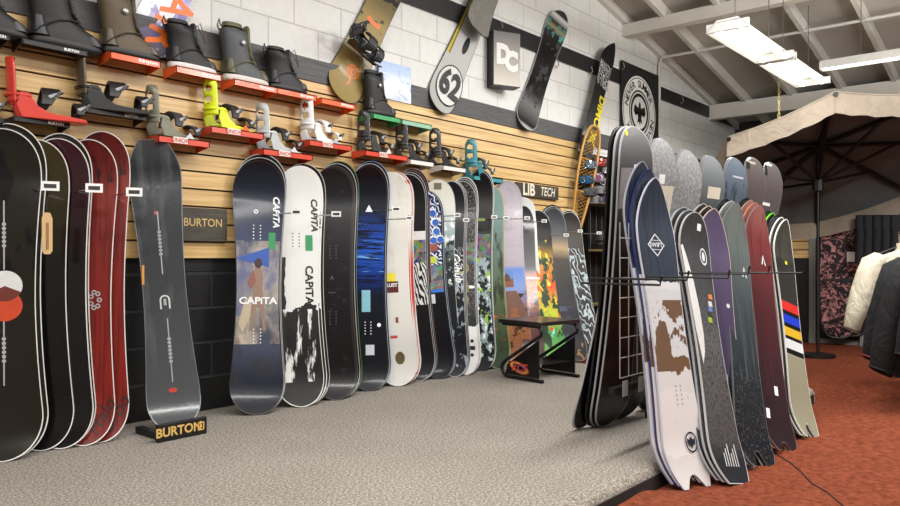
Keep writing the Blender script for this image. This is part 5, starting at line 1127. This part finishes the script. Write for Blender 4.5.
m = MB(); N = 14
for k in range(NS):
    a_, b_ = V6[k], V6[(k+1) % NS]; g0 = len(m.v)
    for j in range(N+1):
        e_ = a_.lerp(b_, j/N)+nn*(-.05*math.sin(math.pi*j/N)*.6); o_ = (e_-(C0-base)).normalized()
        for q in range(4): m.v.append(tuple(e_-up*(.19*q/3)-nn*.0+o_*(.012*math.sin(j*1.9+k)*q/3)))
    for j in range(N):
        for q in range(3): w0 = g0+j*4+q; m.f.append((w0, w0+1, w0+5, w0+4))
m.build('valance', t.m, um, smooth=40)
DB = plain('#090807', .5); hub = Vector((0, 0, (apex-base*0).z-.05)); 
px_ = apex.x; py_ = apex.y
hubp = apex-up*.03; col_ = apex-up*.42
for k in range(NS):
    m = MB(); m.tube([hubp-nn*.03, V6[k]-nn*.03], .022, 6); m.build('rib', DB, um)
    m = MB(); mid = hubp.lerp(V6[k], .52)-nn*.04; m.tube([col_, mid], .016, 6); m.build('strut', DB, um)
m = MB(); m.tube([apex+up*.1, (px_, py_, .04)], .015, 10); m.build('pole', DB, um, smooth=60)
m = MB(); m.tube([hubp+up*.02, hubp-up*.1], .06, 10); m.build('hub', DB, um); m = MB(); m.tube([col_+up*.03, col_-up*.08], .055, 10); m.build('strut_collar', DB, um)
m = MB(); m.loft([ring((px_, py_, 0), .16, .16, 24), ring((px_, py_, .03), .16, .16, 24), ring((px_, py_, .05), .04, .04, 24)]); m.build('base', DB, um, smooth=40)

# groups of like things
for o in list(COL.objects):
    if o.parent is None and 'category' in o and 'group' not in o:
        c_ = o['category']; y = o.matrix_basis.translation.y; z = o.matrix_basis.translation.z
        if c_ == 'snowboard': o['group'] = 'snowboards hung high on the block wall' if z > 1 else ('snowboards leaning along the slat wall' if y > -1 else ('snowboards leaning on the front of the rack' if y < -2.5 else 'snowboards leaning on the platform side of the rack'))
        else:
            g_ = {'boot': 'boots on the display shelves', 'binding': 'bindings on the display shelves', 'shelf': 'display shelves on the slat wall', 'peg': 'price tagged pegs along the slat wall', 'goggles': 'goggles in the display bay', 'helmet': 'helmets in the display bay', 'jacket': 'jackets on the clothes rack', 'trousers': 'trousers on the far grid wall', 'hanger': 'hangers on the clothes rack', 'bag': 'board bags on the far wall'}.get(c_)
            if g_: o['group'] = g_
# ------------------------------------------------------------------ world, camera, view
w = bpy.data.worlds.new('world'); sc.world = w; w.use_nodes = True; w.node_tree.nodes['Background'].inputs[0].default_value = (.9, .93, 1, 1); w.node_tree.nodes['Background'].inputs[1].default_value = .15
cd = bpy.data.cameras.new('camera'); co = bpy.data.objects.new('camera', cd); COL.objects.link(co); cd.sensor_width = 36; cd.lens = 36*FPX/900; cd.shift_y = 5/900
co.location = CAM; co.rotation_euler = (R(90), 0, AZ-R(90)); sc.camera = co
sc.view_settings.view_transform = 'Standard'; sc.view_settings.look = 'None'; sc.view_settings.exposure = 0
bpy.context.view_layer.update()
